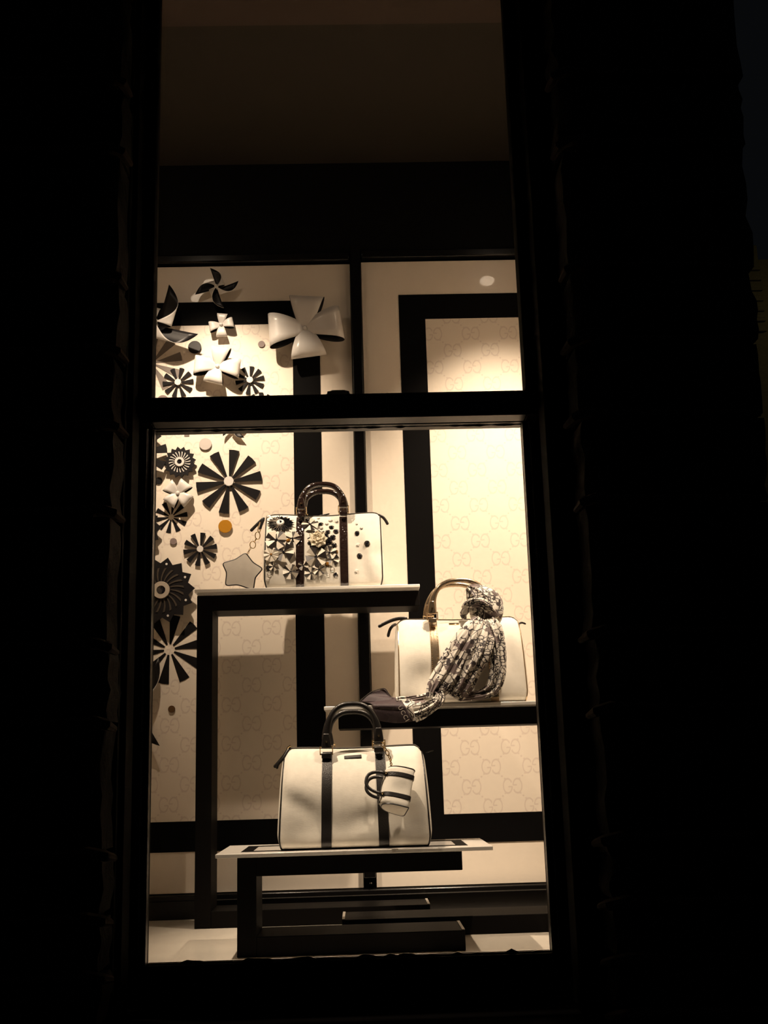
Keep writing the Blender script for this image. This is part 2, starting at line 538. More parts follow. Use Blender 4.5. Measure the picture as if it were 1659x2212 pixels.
wb('lower_sash_rail', (gl_x0, 2.22, gz1), (gl_x1, 2.265, low_top))
wb('lower_sash_rail', (gl_x0, 2.22, gz0 - .07), (gl_x1, 2.265, gz0), 'frame')
wb('upper_sash_stile', (ux0 - st, 2.162, rail_z0), (ux0, 2.208, uz1), 'frame')
wb('upper_sash_stile', (ux1, 2.162, rail_z0), (ux1 + st, 2.208, uz1), 'frame')
wb('upper_sash_rail', (ux0, 2.162, rail_z0), (ux1, 2.208, uz0))
wb('glass_pane', (gl_x0 - .004, Y_GLASS, gz0 - .004), (gl_x1 + .004, Y_GLASS + .004, gz1 + .004), 'glass', 0)
wb('glass_pane', (ux0 - .004, Y_UPPER, uz0 - .004), (ux1 + .004, Y_UPPER + .004, uz1), 'glass', 0)
# beads along the glass, their pale colour painting room light on the edges
for x0, x1 in ((gl_x0 - .0015, gl_x0 + .0025), (gl_x1 - .0025, gl_x1 + .0015)):
    wb('glazing_bead', (x0, 2.218, gz0), (x1, 2.2395, gz1), 'bead', .0008)
for x0, x1 in ((gl_x0 - .0125, gl_x0 - .009), (gl_x1 + .0095, gl_x1 + .0125)):
    wb('glazing_bead', (x0, 2.2165, gz0 - .01), (x1, 2.2205, gz1), 'bead', .0008)
def ragged(name, x0, x1, z, y, sgn, amp, seed, mat):
    """a crumbly line of old putty"""
    rnd = random.Random(seed)
    n = 60
    top, bot = [], []
    for i in range(n + 1):
        x = x0 + (x1 - x0) * i / n
        h = amp * (.25 + .75 * rnd.random() ** 3)
        top.append((x, z)); bot.append((x, z + sgn * h))
    mb = MB()
    for i in range(n):
        q = [bot[i], bot[i + 1], top[i + 1], top[i]]
        if sgn > 0: q = [top[i], top[i + 1], bot[i + 1], bot[i]]
        mb.prism(q, y - .003, y)
    mb.build(name, M[mat], win, world=True, smooth=0)
ragged('putty_line', gl_x0, gl_x1, gz1, Y_GLASS - .0005, -1, .0035, 3, 'sash')
ragged('putty_line', gl_x0, gl_x1, gz0, Y_GLASS - .0005, 1, .008, 4, 'bead')
ragged('putty_line', ux0, ux1, uz0, Y_UPPER - .0005, 1, .003, 5, 'sash')
# outer frame, stops and sill
fx0, fx1 = at(262, 1000, 2.08).x, at(1262, 1000, 2.08).x
fz0, fz1 = gz0 - .075, uz1
for a, b in ((fx0, ux0 - .022), (ux1 + .022, fx1)):
    wb('frame_jamb', (a, 2.09, fz0), (b, 2.161, fz1), 'frame', bevel=.004)
for a, b in ((fx0 - .05, gl_x0 - st), (gl_x1 + st, fx1 + .05)):
    wb('frame_box', (a, 2.162, fz0), (b, 2.212, fz1), 'frame')
for a, b in ((fx0 - .008, fx0 + .008), (fx1 - .008, fx1 + .008)):
    wb('brick_mould', (a, 2.065, fz0), (b, 2.09, fz1), 'frame', bevel=.005)
wb('lower_apron', (gl_x0 - st, 2.20, gz0 - .17), (gl_x1 + st, 2.34, gz0 - .0705), 'frame')
wb('window_sill', (fx0 - .06, 1.92, gz0 - .16), (fx1 + .06, 2.199, gz0 - .085), 'frame', bevel=.006)
# the sash lock on the meeting rail
lp = at(731, 858, 2.24)
lk = MB()
prof = [(-.026, 0), (.026, 0), (.0255, .007), (.0235, .0075), (.0225, .013), (.017, .0135), (.013, .0155), (-.012, .0155), (-.017, .0135), (-.0225, .013), (-.0235, .0075), (-.0255, .007)]
lk.prism([(lp.x + x, low_top + z) for x, z in prof], 2.228, 2.258)
lock = lk.build('sash_lock', M['sash'], win, world=True, bevel=.0015)
MB().tube([(lp.x - .008, 2.243, low_top + .013), (lp.x + .010, 2.236, low_top + .0135), (lp.x + .018, 2.230, low_top + .012)], [.004, .003, .0025], 8).build('lock_lever', M['sash'], win, world=True)

# ------------------------------------------------------------------ stone facade
Y_ST = 1.95
sx0, sx1 = at(236, 1000, Y_ST).x, at(1262, 1000, Y_ST).x
cx1 = at(1592, 0, Y_ST).x
def corner(z):
    zz0, zz1 = at(1590, 0, Y_ST), at(1640, 720, Y_ST)
    return zz0.x + (zz1.x - zz0.x) * (z - zz0.z) / (zz1.z - zz0.z)
joints = [at(240, y, Y_ST).z for y in (2360, 2230, 2110, 1985, 1845, 1562, 1395, 1107, 922, 760, 600, 330, 180, -60, -300)]
MB_wall = MB()
MB_wall.box((-3.0, Y_ST + .02, 0), (sx0 - .03, 2.15, joints[-1] + .3))
zz = joints[-1] + .3
MB_wall.add([(sx1 + .03, Y_ST + .02, 0), (corner(0) - .02, Y_ST + .02, 0), (corner(0) - .02, 2.15, 0), (sx1 + .03, 2.15, 0), (sx1 + .03, Y_ST + .02, zz), (corner(zz) - .02, Y_ST + .02, zz), (corner(zz) - .02, 2.15, zz), (sx1 + .03, 2.15, zz)], [(0, 3, 2, 1), (4, 5, 6, 7), (0, 1, 5, 4), (1, 2, 6, 5), (2, 3, 7, 6), (3, 0, 4, 7)])
MB_wall.box((sx0 - .03, Y_ST + .02, 0), (sx1 + .03, 2.15, gz0 - .16))
MB_wall.box((X_R + .031, 2.1501, 0), (X_R + .06, 3.4, zz))
wall_front = struct('wall_front', MB_wall, M['mortar'])
def rock(x0, x1, z0, z1, seed, left_edge=False, right_edge=False):
    """one rough-faced ashlar block with uneven edges"""
    rnd = random.Random(seed)
    nx, nz = 7, 7
    mb = MB()
    ox, oz = rnd.random() * 50, rnd.random() * 50
    grid = []
    for j in range(nz + 1):
        row = []
        for i in range(nx + 1):
            u, v = i / nx, j / nz
            x, z = x0 + (x1 - x0) * u, z0 + (z1 - z0) * v
            e = min(u, 1 - u, v, 1 - v)
            d = noise.noise(Vector((x * 14 + ox, z * 14 + oz, 0))) * .018 + noise.noise(Vector((x * 40 + ox, z * 40, 3))) * .006
            bulge = .028 * min(1, e * 5)
            wob = noise.noise(Vector((seed * .37, z * 26 + oz, 8))) * .011
            if left_edge and i == 0: x += wob
            if right_edge and i == nx: x += wob
            row.append(Vector((x, Y_ST + .012 - bulge - d * min(1, .35 + e * 5), z)))
        grid.append(row)
    vs = [p for r in grid for p in r]
    W = nx + 1
    fs = [(j * W + i, j * W + i + 1, (j + 1) * W + i + 1, (j + 1) * W + i) for j in range(nz) for i in range(nx)]
    # sides going back into the wall
    rim = [j * W for j in range(nz, -1, -1)] + list(range(1, W)) + [j * W + nx for j in range(1, nz + 1)] + [nz * W + i for i in range(nx - 1, 0, -1)]
    o = len(vs)
    for k in rim: vs.append(Vector((vs[k].x, Y_ST + .10, vs[k].z)))
    for k in range(len(rim)):
        k2 = (k + 1) % len(rim)
        fs.append((rim[k2], rim[k], o + k, o + k2))
    mb.add(vs, fs)
    return mb.build('stone_block', M['stone'], wall_front, smooth=50)
rnd = random.Random(11)
for k in range(len(joints) - 1):
    a, b = joints[k] + .005, joints[k + 1] - .005
    cut = (-.62, -.78)[k % 2]
    rock(cut + .005, sx0 + (.0, .004)[k % 2], a, b, 100 + k, right_edge=True)
    rock(-1.15, cut - .005, a, b, 200 + k)
    cut = (.62, .585)[k % 2]
    rock(sx1, cut - .005, a, b, 300 + k, left_edge=True)
    rock(cut + .005, corner((a + b) / 2), a, b, 400 + k, right_edge=True)
    if joints[k + 1] < gz0 - .15:
        rock(sx0 + .01, .0, a, b, 500 + k); rock(.01, sx1 - .01, a, b, 600 + k)
# raised mortar ribbons, bulging out at the opening
for k, z in enumerate(joints[:-1]):
    for s, xe, xo in ((1, sx0, -1.15), (-1, sx1, corner(z) - .01)):
        tip = .012 + .010 * rnd.random()
        pts = [(xo, Y_ST - .004, z), (xe - s * .06, Y_ST - .008, z + .003), (xe - s * .015, Y_ST - .014, z + .004), (xe + s * tip * .5, Y_ST - .006, z - .002), (xe + s * tip, Y_ST + .03, z - .008)]
        MB().tube(pts, [(.007, .010), (.008, .011), (.010, .013), (.010, .012), (.006, .008)], 8).build('mortar_joint', M['mortar'], wall_front)
struct('pavement', MB().box((-4, -2, -.1), (8, 2.0, 0)), M['stone'])

# ------------------------------------------------------------------ far building round the corner
YB = 14.0
a, b, c = at(1600, 640, YB).x, at(1646, 640, YB).x, at(1652, 640, YB).x
m = new_mat('far_brick', (.30, .26, .16), .9)
bt = tex(m, 'ShaderNodeTexBrick', 1.0, vec_scale=(1, 1, 1))
bt.inputs['Color1'].default_value = (.26, .22, .13, 1); bt.inputs['Color2'].default_value = (.34, .29, .17, 1); bt.inputs['Mortar'].default_value = (.05, .045, .03, 1)
bt.inputs['Scale'].default_value = 22; bt.inputs['Mortar Size'].default_value = .03
mp = m.node_tree.nodes['Mapping']; mp.inputs['Rotation'].default_value = (R(90), 0, 0)
set_color(m, bt.outputs['Color'])
far = thing('far_building', 'dim brick building seen past the corner of the stone facade', 'building', (a, YB, 0))
MB().box((a - 1.5, YB, 0), (b, YB + 4, at(1630, 530, YB).z)).build('brick_wing', m, far, world=True)
MB().box((c, YB + .3, 0), (c + 3, YB + 4, at(1655, 540, YB).z)).build('brick_wing', m, far, world=True)
for k in range(7):
    z = at(1630, 715 - k * 22, YB).z
    MB().box((a - 1.5, YB - .05, z - .02), (b, YB, z + .02)).build('string_course', m, far, world=True)
q = at(1648, 640, YB - 2.2)
ld = bpy.data.lights.new('added_far_lamp', 'POINT'); ld.energy = 4.5; ld.color = (1, .85, .35); ld.shadow_soft_size = .1  # lamp added out of view to light the far brick
lo = bpy.data.objects.new('added_far_light', ld); COL.objects.link(lo)
q = Vector((c + 1.4, YB - 1.2, at(1640, 650, YB).z))
lamp = thing('added_far_lamp', 'small added lamp out of view lighting the dim brick building beyond the corner', 'lamp', q)
MB().lathe([(.02, .16), (.10, .12), (.12, .0), (.10, -.02)], 16, axis='Z').build('shade', M['lamp_body'], lamp)
MB().tube([(0, 0, .14), (0, .6, .25), (0, 1.18, .25)], .02, 8).build('bracket', M['lamp_body'], lamp)
MB().ball((0, 0, -.02), .06).build('bulb', M['lens'], lamp)
lo.parent = lamp; lo.location = (0, 0, -.12)

# ================================================================== spotlights
for i, (pos, aim, watts, cone, blend, label) in enumerate(SPOTS):
    pos = Vector(pos)
    d = (aim - pos).normalized()
    t = thing('ceiling_spotlight', label, 'spotlight', (pos.x, pos.y, Z_CEIL), group='display spotlights')
    q = Vector((0, 0, -1)).rotation_difference(d).to_matrix().to_4x4()
    MM = Matrix.Translation(Vector((0, 0, pos.z - Z_CEIL))) @ q
    MB().lathe([(.012, .055), (.024, .05), (.027, .0), (.030, -.022), (.028, -.022), (.026, -.012)], 20, axis='Z').xf(MM).build('lamp_housing', M['lamp_body'], t)
    MB().lathe([(.026, -.012), (.020, -.014), (.001, -.015)], 20, axis='Z').xf(MM).build('lens', M['lens'], t)
    MB().tube([(0, 0, -.002), (0, 0, pos.z - Z_CEIL + .055)], .006, 8).build('stem', M['lamp_body'], t)
    MB().lathe([(.03, 0), (.03, -.012), (.012, -.016)], 20, axis='Z').build('ceiling_rose', M['lamp_body'], t)
    ld = bpy.data.lights.new('spot', 'SPOT')
    ld.energy = watts; ld.color = WARM; ld.spot_size = R(cone); ld.spot_blend = blend; ld.shadow_soft_size = .016
    lo = bpy.data.objects.new('spot_beam', ld); COL.objects.link(lo)
    lo.parent = t
    lo.matrix_local = Matrix.Translation(Vector((0, 0, pos.z - Z_CEIL)) + d * .03) @ q

# ================================================================== display stands
TH, DEP = .040, .14
def stand(label, x0, x1, post, yf, zbase, ztop, slab, shelf_name='shelf_board', DEP=.14):
    """a C-shaped black stand: post at one end, beam and base reaching out of it, a white board on top"""
    xp0, xp1 = (x0, x0 + TH) if post == 'L' else (x1 - TH, x1)
    t = thing('display_stand', label, 'stand', ((x0 + x1) / 2, yf + DEP / 2, zbase))
    w = lambda n_, a, b, m_, bev=.0015: MB().box(a, b).build(n_, M[m_], t, world=True, bevel=bev)
    w('post', (xp0, yf, zbase), (xp1, yf + DEP, ztop), 'stand_black')
    i0, i1 = (xp1, x1) if post == 'L' else (x0, xp0)
    w('beam', (i0, yf, ztop - TH), (i1, yf + DEP, ztop), 'stand_black')
    base = w('base', (i0, yf, zbase), (i1, yf + DEP, zbase + TH), 'stand_black')
    e = (i1 - .006, i1) if post == 'L' else (i0, i0 + .006)
    w('edge_trim', (e[0], yf + .004, zbase + TH), (e[1], yf + DEP - .004, zbase + TH + .0015), 'trim_grey', 0)
    sx0_, sx1_, sy0, sy1 = slab
    b = w(shelf_name, (sx0_, sy0, ztop + .0002), (sx1_, sy1, ztop + .0085), 'shelf', .0012)
    return t, ztop + .0085, b

# front stand
yf = 2.452
zt_ = at(562, 1893, yf).z + TH
xa, xb = at(512, 1990, yf).x, at(1006, 2040, yf).x
sl = (at(465, 1850, 2.42).x, at(1065, 1832, 2.42).x, 2.42, 2.68)
st1, Z1, board1 = stand('low black stand in front carrying the plain cream handbag', xa, xb, 'L', yf, Z_FLOOR, zt_, sl)
# printed black rectangle on the white board
zt2 = Z1 + .0004
rx0_, rx1_, ry0, ry1 = sl[0] + .048, sl[1] - .048, 2.462, 2.638
for a, b in (((rx0_, ry0), (rx1_, ry0 + .024)), ((rx0_, ry1 - .024), (rx1_, ry1)), ((rx0_, ry0 + .024), (rx0_ + .024, ry1 - .024)), ((rx1_ - .024, ry0 + .024), (rx1_, ry1 - .024))):
    MB().box((a[0], a[1], Z1), (b[0], b[1], zt2)).build('inlay_band', M['black_band'], st1, world=True)
# middle stand, its post out of sight on the right
yf = 2.667
zt_ = at(760, 1549, yf).z
zs_ = at(900, 1521, 2.585).z
xa, xb = at(731, 1560, yf).x, .575
sl = (at(700, 1530, 2.585).x, .59, 2.585, 2.835)
st2, Z2, board2 = stand('middle black stand reaching in from the right under the scarf handbag', xa, xb, 'R', yf, Z_FLOOR, zs_ - .0085, sl)
# tall stand against the wall
yf = 2.90
zs_ = at(660, 1267.5, 2.845).z
xa, xb = at(423, 1600, yf).x, at(906, 1290, yf).x
sl = (at(420, 1275, 2.845).x, at(907, 1268, 2.845).x, 2.845, 3.022)
st3, Z3, board3 = stand('tall black stand against the back wall carrying the jewelled handbag', xa, xb, 'L', yf, Z_FLOOR, zs_ - .0085, sl, DEP=.12)

# ================================================================== wall ornaments
KW = Y_WALL / FPX            # metres per pixel on the wall
def orn(name, label, cat, px, py, off, group=None):
    p = at(px, py, Y_WALL - .0012)
    return thing(name, label, cat, p, group=group)

def sunburst(px, py, Rp, hub_p, lift, thick, label, th0=8, n=10, mat='black_foam', hub=True, wedge=.40, side='black_foam', inner=None):
    t = orn('sunburst_wheel', label, 'wall ornament', px, py, 0, 'sunburst wheels on the wall')
    Rm, hm = Rp * KW, hub_p * KW
    r0 = (inner * KW) if inner else hm * 1.05
    me = None
    a0, a1 = R(360 / n) * wedge * .5, R(360 / n) * wedge * .5
    for k in range(n):
        if me is None:
            w0, w1 = r0 * .16, Rm * math.tan(a0) * 1.22
            me = MB().prism([(r0, -w0), (Rm * .985, -w1), (Rm, 0), (Rm * .985, w1), (r0, w0)], -lift - thick, -lift, 0, 1).build('wedge', [M[mat], M[side]], t, smooth=0)
            o = me
        else:
            o = share(me, t)
        o.rotation_euler = (0, -R(th0 + 360 / n * k), 0)
    if hub:
        MB().lathe([(.0002, -lift - thick - .004), (hm * .96, -lift - thick - .004), (hm, -lift - thick - .003), (hm, -lift * .2), (.0002, -lift * .2)], 24).build('hub', M['white_card'], t)
    return t

sunburst(495, 1041, 73, 11, .0, .0065, 'large black ten-bladed wheel above the amber disc', 9, side='grey_edge')
sunburst(433, 1187, 37, 7.2, .002, .004, 'small raised black ten-bladed wheel left of the grey star', 9, side='grey_edge')
sunburst(370, 1117, 36, 6, 0, .001, 'flat black ten-bladed wheel below the small white bow flower', 9, hub=False)
sunburst(385, 827, 35, 7.5, .0005, .004, 'black ten-bladed wheel at the lower left of the upper pane', 4, side='grey_edge')
sunburst(540, 822, 33, 7.5, .0005, .004, 'black ten-bladed wheel half behind the medium white bow flower', 10, side='grey_edge')
sunburst(366, 1403, 74, 11, 0, .001, 'large flat black ten-bladed wheel beside the tall stand', 9, hub=False)
sunburst(327, 785, 70, 9, 0, .001, 'large flat grey ten-bladed wheel cut by the left window edge', 13, mat='grey_print', side='grey_print', hub=False)
sunburst(563, 879, 33, 7, .001, .005, 'black ten-bladed wheel mostly hidden behind the meeting rail', 16, side='grey_edge')
sunburst(404, 907, 39, 7, 0, .001, 'grey ten-bladed wheel hanging below the meeting rail', 18, mat='grey_print', side='grey_print', hub=False)
sunburst(300, 985, 66, 9, .02, .004, 'dark ten-bladed wheel at the left pane edge by the small toothed disc', 10, mat='black_card', hub=True)

def toothed(px, py, Rp, n, lift, label, spoke_mat, ring_mat, th0, dots=False, nsp=20, rr=(.20, .36, .70), curve=.25):
    t = orn('toothed_disc', label, 'wall ornament', px, py, 0, 'toothed flower discs on the wall')
    Rm = Rp * KW
    out = []
    for k in range(2 * n):
        r = Rm if k % 2 == 0 else Rm * .82
        a = R(th0) + PI * k / n
        out.append((r * math.cos(a), r * math.sin(a)))
    MB().prism(out, -lift - .005, -lift).build('disc', M['black_card'], t, smooth=0)
    y = -lift - .005
    r1, r2, r3 = (Rm * q for q in rr)
    me = None
    for k in range(nsp):
        pts = []
        for j in range(6):
            u = j / 5
            r = r2 * 1.08 + (r3 - r2 * 1.08) * u
            pts.append((r, curve * Rm * .25 * u * u))
        hw = Rm * .028
        ol = [(r, z - hw * (.5 + .7 * i / 5)) for i, (r, z) in enumerate(pts)] + [(r, z + hw * (.5 + .7 * i / 5)) for i, (r, z) in reversed(list(enumerate(pts)))]
        if me is None:
            me = MB().prism(ol, y - .0015, y - .0001).build('spoke', M[spoke_mat], t, smooth=0); o = me
        else: o = share(me, t)
        o.rotation_euler = (0, -2 * PI * k / nsp, 0)
    MB().lathe([(r1, y), (r1, y - .006), (r2 * .97, y - .006), (r2, y - .004), (r2, y)], 28).build('ring', M[ring_mat], t)
    MB().lathe([(.0003, y - .004), (r1 * .9, y - .0035), (r1 * .98, y - .0001)], 20).build('eye', M['jet'], t)
    if dots:
        for k in range(n):
            a = R(th0) + 2 * PI * k / n
            if k % 2: continue
            MB().lathe([(.0002, y - .0015), (Rm * .035, y - .0012), (Rm * .035, y)], 10, c=(Rm * .80 * math.cos(a), 0, Rm * .80 * math.sin(a))).build('dot', M['white_card'], t)
toothed(390, 1001, 36, 16, .010, 'small black toothed disc with white spokes and eye', 'white_card', 'white_card', 8, nsp=20, rr=(.15, .30, .66))
toothed(352, 1278, 72, 14, .022, 'large black toothed disc with curved tan spokes beside the tall stand', 'spoke_dark', 'ring_tan', 28, dots=True, nsp=20, rr=(.13, .26, .66), curve=-.5)
toothed(300, 1146, 52, 12, .018, 'black toothed disc peeking past the left window edge', 'spoke_tan', 'spoke_tan', 3, nsp=16)

def button(px, py, rp, mat, lift, label):
    r = rp * KW
    p = at(px, py, Y_WALL - .0012)
    mb = MB().lathe([(.0003, -lift - .0025), (r * .95, -lift - .0025), (r, -lift - .002), (r, -lift + .0), (r * .3, -lift), (r * .3, 0), (.0003, 0)], 28)
    o = mb.build('wall_button', M[mat], smooth=20)
    o.location = p
    tag(o, label, 'button', 'round buttons on the wall')
button(421, 751, 15, 'black_card', .003, 'black round button below the large left pinwheel')
button(565, 744, 7.8, 'taupe_dot', .001, 'small grey button left of the largest bow flower')
button(444, 960, 14, 'pale_dot', .003, 'white round button above the large black wheel')
button(487, 1138, 15, 'amber', .005, 'amber round button beside the jewelled handbag')
button(375, 1170, 7.5, 'taupe_dot', .002, 'small taupe button below the flat black wheel')
button(343, 1039, 7.8, 'black_card', .001, 'small black button below the small toothed disc')
button(371, 1532, 7.5, 'brown_dot', .001, 'small brown button low on the wall beside the tall stand')
button(352, 866, 13, 'taupe_dot', .001, 'grey button at the bottom left corner of the upper pane')

def bow(px, py, Rp, Wp, lift, label, rots=(90, 0, -90, 180), lens=None, knob_p=None, bulge=.27):
    t = orn('bow_flower', label, 'wall ornament', px, py, 0, 'white bow flowers on the wall')
    Rm, Wm = Rp * KW, Wp * KW
    n = 30
    for k, a in enumerate(rots):
        L = Rm * (lens[k] if lens else 1)
        rows = []
        for i in range(n + 1):
            u = i / n
            r = L * (1 - math.cos(2 * PI * u)) / 2
            r = L * (r / L) ** .75
            y = -lift - bulge * L * math.sin(2 * PI * u) * (.35 + .65 * math.sin(PI * u))
            w = Wm * (.10 + .90 * (r / L) ** .55) * .5
            rows.append([Vector((r, y, -w)), Vector((r, y - .0, -w * .5)), Vector((r, y, 0)), Vector((r, y, w * .5)), Vector((r, y, w))])
        mb = MB().loft(rows, closed=False, cap=False)
        o = mb.build('petal', [M['black_card'], M['white_card']], t, smooth=60, solid=(.0012, 1))
        o.rotation_euler = (0, -R(a), 0)
    kr = (knob_p or Rp * .085) * KW
    MB().lathe([(kr * .8, 0), (kr * .8, -lift), (kr, -lift - .002), (kr, -lift - .006), (kr * .6, -lift - .010), (.0002, -lift - .011)], 18).build('knob', M['white_card'], t)
bow(660, 721, 84, 80, .040, 'largest white bow flower on the upper wall', (86, 8, -83, 183), (.92, 1.0, .80, .96), 5.5)
bow(480, 708, 27, 25, .020, 'smallest white bow flower on the black band', (84, 12, -88, 190), None, 4.2)
bow(473, 800, 52, 45, .030, 'medium white bow flower at the foot of the upper pane', (80, -8, -105, 175), (.9, .95, .75, 1.0), 5)
bow(387, 1070, 30, 32, .022, 'small tilted white bow flower left of the large black wheel', (50, -40, -130, 140), None, 4.6)

def pinwheel(px, py, Lp, lift, label, th0, n=4, knob_p=5, turn=1, open_=.36):
    t = orn('paper_pinwheel', label, 'wall ornament', px, py, 0, 'two-tone pinwheels on the wall')
    L = Lp * KW
    nt_, ns = 16, 5
    me = None
    for k in range(n):
        if me is None:
            rows = []
            for i in range(nt_ + 1):
                q = i / nt_ * .995
                x = open_ * L * math.sin(PI * q) ** .9
                y = -lift - .26 * L * (1 - math.cos(PI * q)) / 2
                row = []
                for j in range(ns + 1):
                    s_ = L * (1 - q) * j / ns
                    # tips bend slightly off the wall
                    row.append(Vector((s_, y - .10 * s_ * s_ / L, turn * x)))
                rows.append(row)
            mb = MB().loft(rows, closed=False, cap=False)
            if turn > 0: mb.f = [tuple(reversed(q)) for q in mb.f]
            me = mb.build('blade', [M['white_card'], M['black_card']], t, smooth=60, solid=(.0010, 1)); o = me
        else: o = share(me, t)
        o.rotation_euler = (0, -R(th0 + 360 / n * k), 0)
    kr = knob_p * KW
    y = -lift - .26 * L
    MB().lathe([(kr * .5, 0), (kr * .5, y + .004), (kr, y), (kr, y - .004), (kr * .6, y - .008), (.0002, y - .009)], 18).build('knob', M['white_card'], t)
pinwheel(471, 630, 52, .020, 'black and white pinwheel above the black band', 108, 4, 4.5, turn=-1)
pinwheel(345, 714, 98, .040, 'large black and white pinwheel at the left window edge', 74, 4, 5.5, turn=-1)
pinwheel(508, 925, 34, .010, 'small pinwheel tucked behind the meeting rail', 40, 4, 4.0, turn=-1)
pinwheel(293, 1520, 106, .012, 'dark pinwheel with only one blade tip past the left window edge', -58, 3, 5, turn=-1, open_=.24)

# ================================================================== handbags
HALF = [(0, 0), (.55, 0), (.80, .004), (.94, .03), (1.0, .11), (1.02, .25), (1.01, .42), (.96, .58), (.86, .73), (.70, .85), (.50, .935), (.28, .985), (.10, 1.0), (0, 1.0)]
def catmull(P, m):
    out = []
    for i in range(len(P) - 1):
        p0, p1, p2, p3 = P[max(0, i - 1)], P[i], P[i + 1], P[min(len(P) - 1, i + 2)]
        for k in range(m):
            t = k / m
            out.append(tuple(.5 * ((2 * b) + (-a + c) * t + (2 * a - 5 * b + 4 * c - d) * t * t + (-a + 3 * b - 3 * c + d) * t ** 3) for a, b, c, d in zip(p0, p1, p2, p3)))
    out.append(P[-1])
    return out
HS = catmull(HALF, 3)
LEAN = [(0, 0), (.55, 0), (.82, .003), (.95, .022), (1.0, .07), (1.0, .16), (.96, .30), (.90, .44), (.81, .58), (.69, .71), (.54, .82), (.38, .91), (.20, .975), (.08, 1.0), (0, 1.0)]
HSL = catmull(LEAN, 3)

class Boston:
    def __init__(self, root, W, H, D, taper=.04, dents=(), droop=.10, end=.95, dip=0.0, hs=None, shoulder=.74):
        self.sh = shoulder
        self.hs = hs or HSL
        self.t, self.W, self.H, self.D = root, W, H, D
        self.taper, self.dents, self.droop, self.end, self.dip = taper, dents, droop, end, dip

    def prof(self, u):
        """vertical and depth scale of the section at u in -1..1"""
        g = max(0.0, (abs(u) - self.sh) / (self.end - self.sh))
        zs = 1 - self.droop * g ** 2.4 - self.dip * max(0, math.cos(u * PI * .62)) ** 2
        return zs, 1 - .05 * g ** 2

    def point(self, u, k, side=-1):
        y, z = self.hs[k]
        zs, ys = self.prof(u)
        z = z * self.H * zs
        x = u * self.W / 2 * (1 - self.taper * (z / self.H)) * (1 - .035 * max(0.0, 1 - z / (.13 * self.H)) ** 2)
        yy = side * y * self.D / 2 * ys
        if side < 0:
            for (dx, dz, amp, rx, rz, rot) in self.dents:
                a = (x - dx * self.W) * math.cos(rot) + (z - dz * self.H) * math.sin(rot)
                b = -(x - dx * self.W) * math.sin(rot) + (z - dz * self.H) * math.cos(rot)
                e = (a / (rx * self.W)) ** 2 + (b / (rz * self.H)) ** 2
                yy -= amp * math.exp(-e) * min(1, y * 1.2)
        return Vector((x, yy, z))

    def ring(self, u):
        n = len(self.hs)
        return [self.point(u, k, -1) for k in range(n)] + [self.point(u, k, 1) for k in range(n - 2, 0, -1)]

    def front(self, x, z):
        """y of the front skin at (x, z)"""
        best = None
        u = x / (self.W / 2 * (1 - self.taper * z / self.H))
        u = max(-self.end, min(self.end, u))
        prev = self.point(u, 2)
        for k in range(3, len(self.hs)):
            p = self.point(u, k)
            if (prev.z - z) * (p.z - z) <= 0 and p.z != prev.z:
                return prev.y + (p.y - prev.y) * (z - prev.z) / (p.z - prev.z)
            prev = p
        return prev.y

    def body(self, mat, piping, pr=.0019):
        us = [-self.end + 2 * self.end * i / 40 for i in range(41)]
        rings = [self.ring(u) for u in us]
        def capr(u, steps):
            r0 = self.ring(u)
            c = sum(r0, Vector()) / len(r0)
            s = 1 if u > 0 else -1
            return [[c + (p - c) * k + Vector((s * d * self.W, 0, 0)) for p in r0] for k, d in steps]
        steps = [(.985, .004), (.95, .010), (.86, .016), (.65, .021), (.35, .024), (.05, .025)]
        rings = list(reversed(capr(-self.end, steps))) + rings + capr(self.end, steps)
        mb = MB().loft(rings)
        b = mb.build('body', mat, self.t, smooth=60)
        for u in (-self.end, self.end):
            MB().tube(self.ring(u), pr, 8, closed=True).build('piping', piping, self.t)
        return b

    def strap(self, x, w, mat, name='strap', z0=0.0, top=None, th=.0024, stitch=None):
        """leather strap climbing the front skin"""
        rows = []
        zmax = top or self.H * .985
        u = x / (self.W / 2)
        for k in range(3, len(self.hs)):
            p = self.point(u, k)
            if p.z > zmax: break
            if p.z < z0: continue
            a = self.point(u, max(0, k - 1)); c = self.point(u, min(len(self.hs) - 1, k + 1))
            tg = (c - a); nrm = Vector((0, -tg.z, tg.y)).normalized()
            if nrm.y > 0: nrm = -nrm
            xs = x * (1 - self.taper * p.z / self.H)
            o = Vector((xs, p.y, p.z))
            rows.append([o + Vector((-w / 2, 0, 0)) - nrm * .001, o + Vector((-w / 2, 0, 0)) + nrm * th, o + Vector((w / 2, 0, 0)) + nrm * th, o + Vector((w / 2, 0, 0)) - nrm * .001])
        s = MB().loft(rows).build(name, mat, self.t, smooth=40)
        if stitch:
            for e in (-1, 1):
                mb = MB()
                for i in range(len(rows) - 1):
                    for f in (.2, .6):
                        a = rows[i][1 if e < 0 else 2].lerp(rows[i + 1][1 if e < 0 else 2], f)
                        b = rows[i][1 if e < 0 else 2].lerp(rows[i + 1][1 if e < 0 else 2], f + .22)
                        off = Vector((-e * .0022, -.0004, 0))
                        mb.tube([a + off, b + off], .0005, 4)
                mb.build('stitching', stitch, s)
        return rows[-1]

def arch(hx, hh, z0, y, lean=0.0, n=28, px=.75, pz=.95, skew=0.0):
    out = []
    for i in range(n + 1):
        a = PI * i / n
        c, s = math.cos(a), math.sin(a)
        out.append(Vector((-hx * (abs(c) ** px) * (1 if c > 0 else -1) + skew * s, y + lean * s, z0 + hh * s ** pz)))
    return out

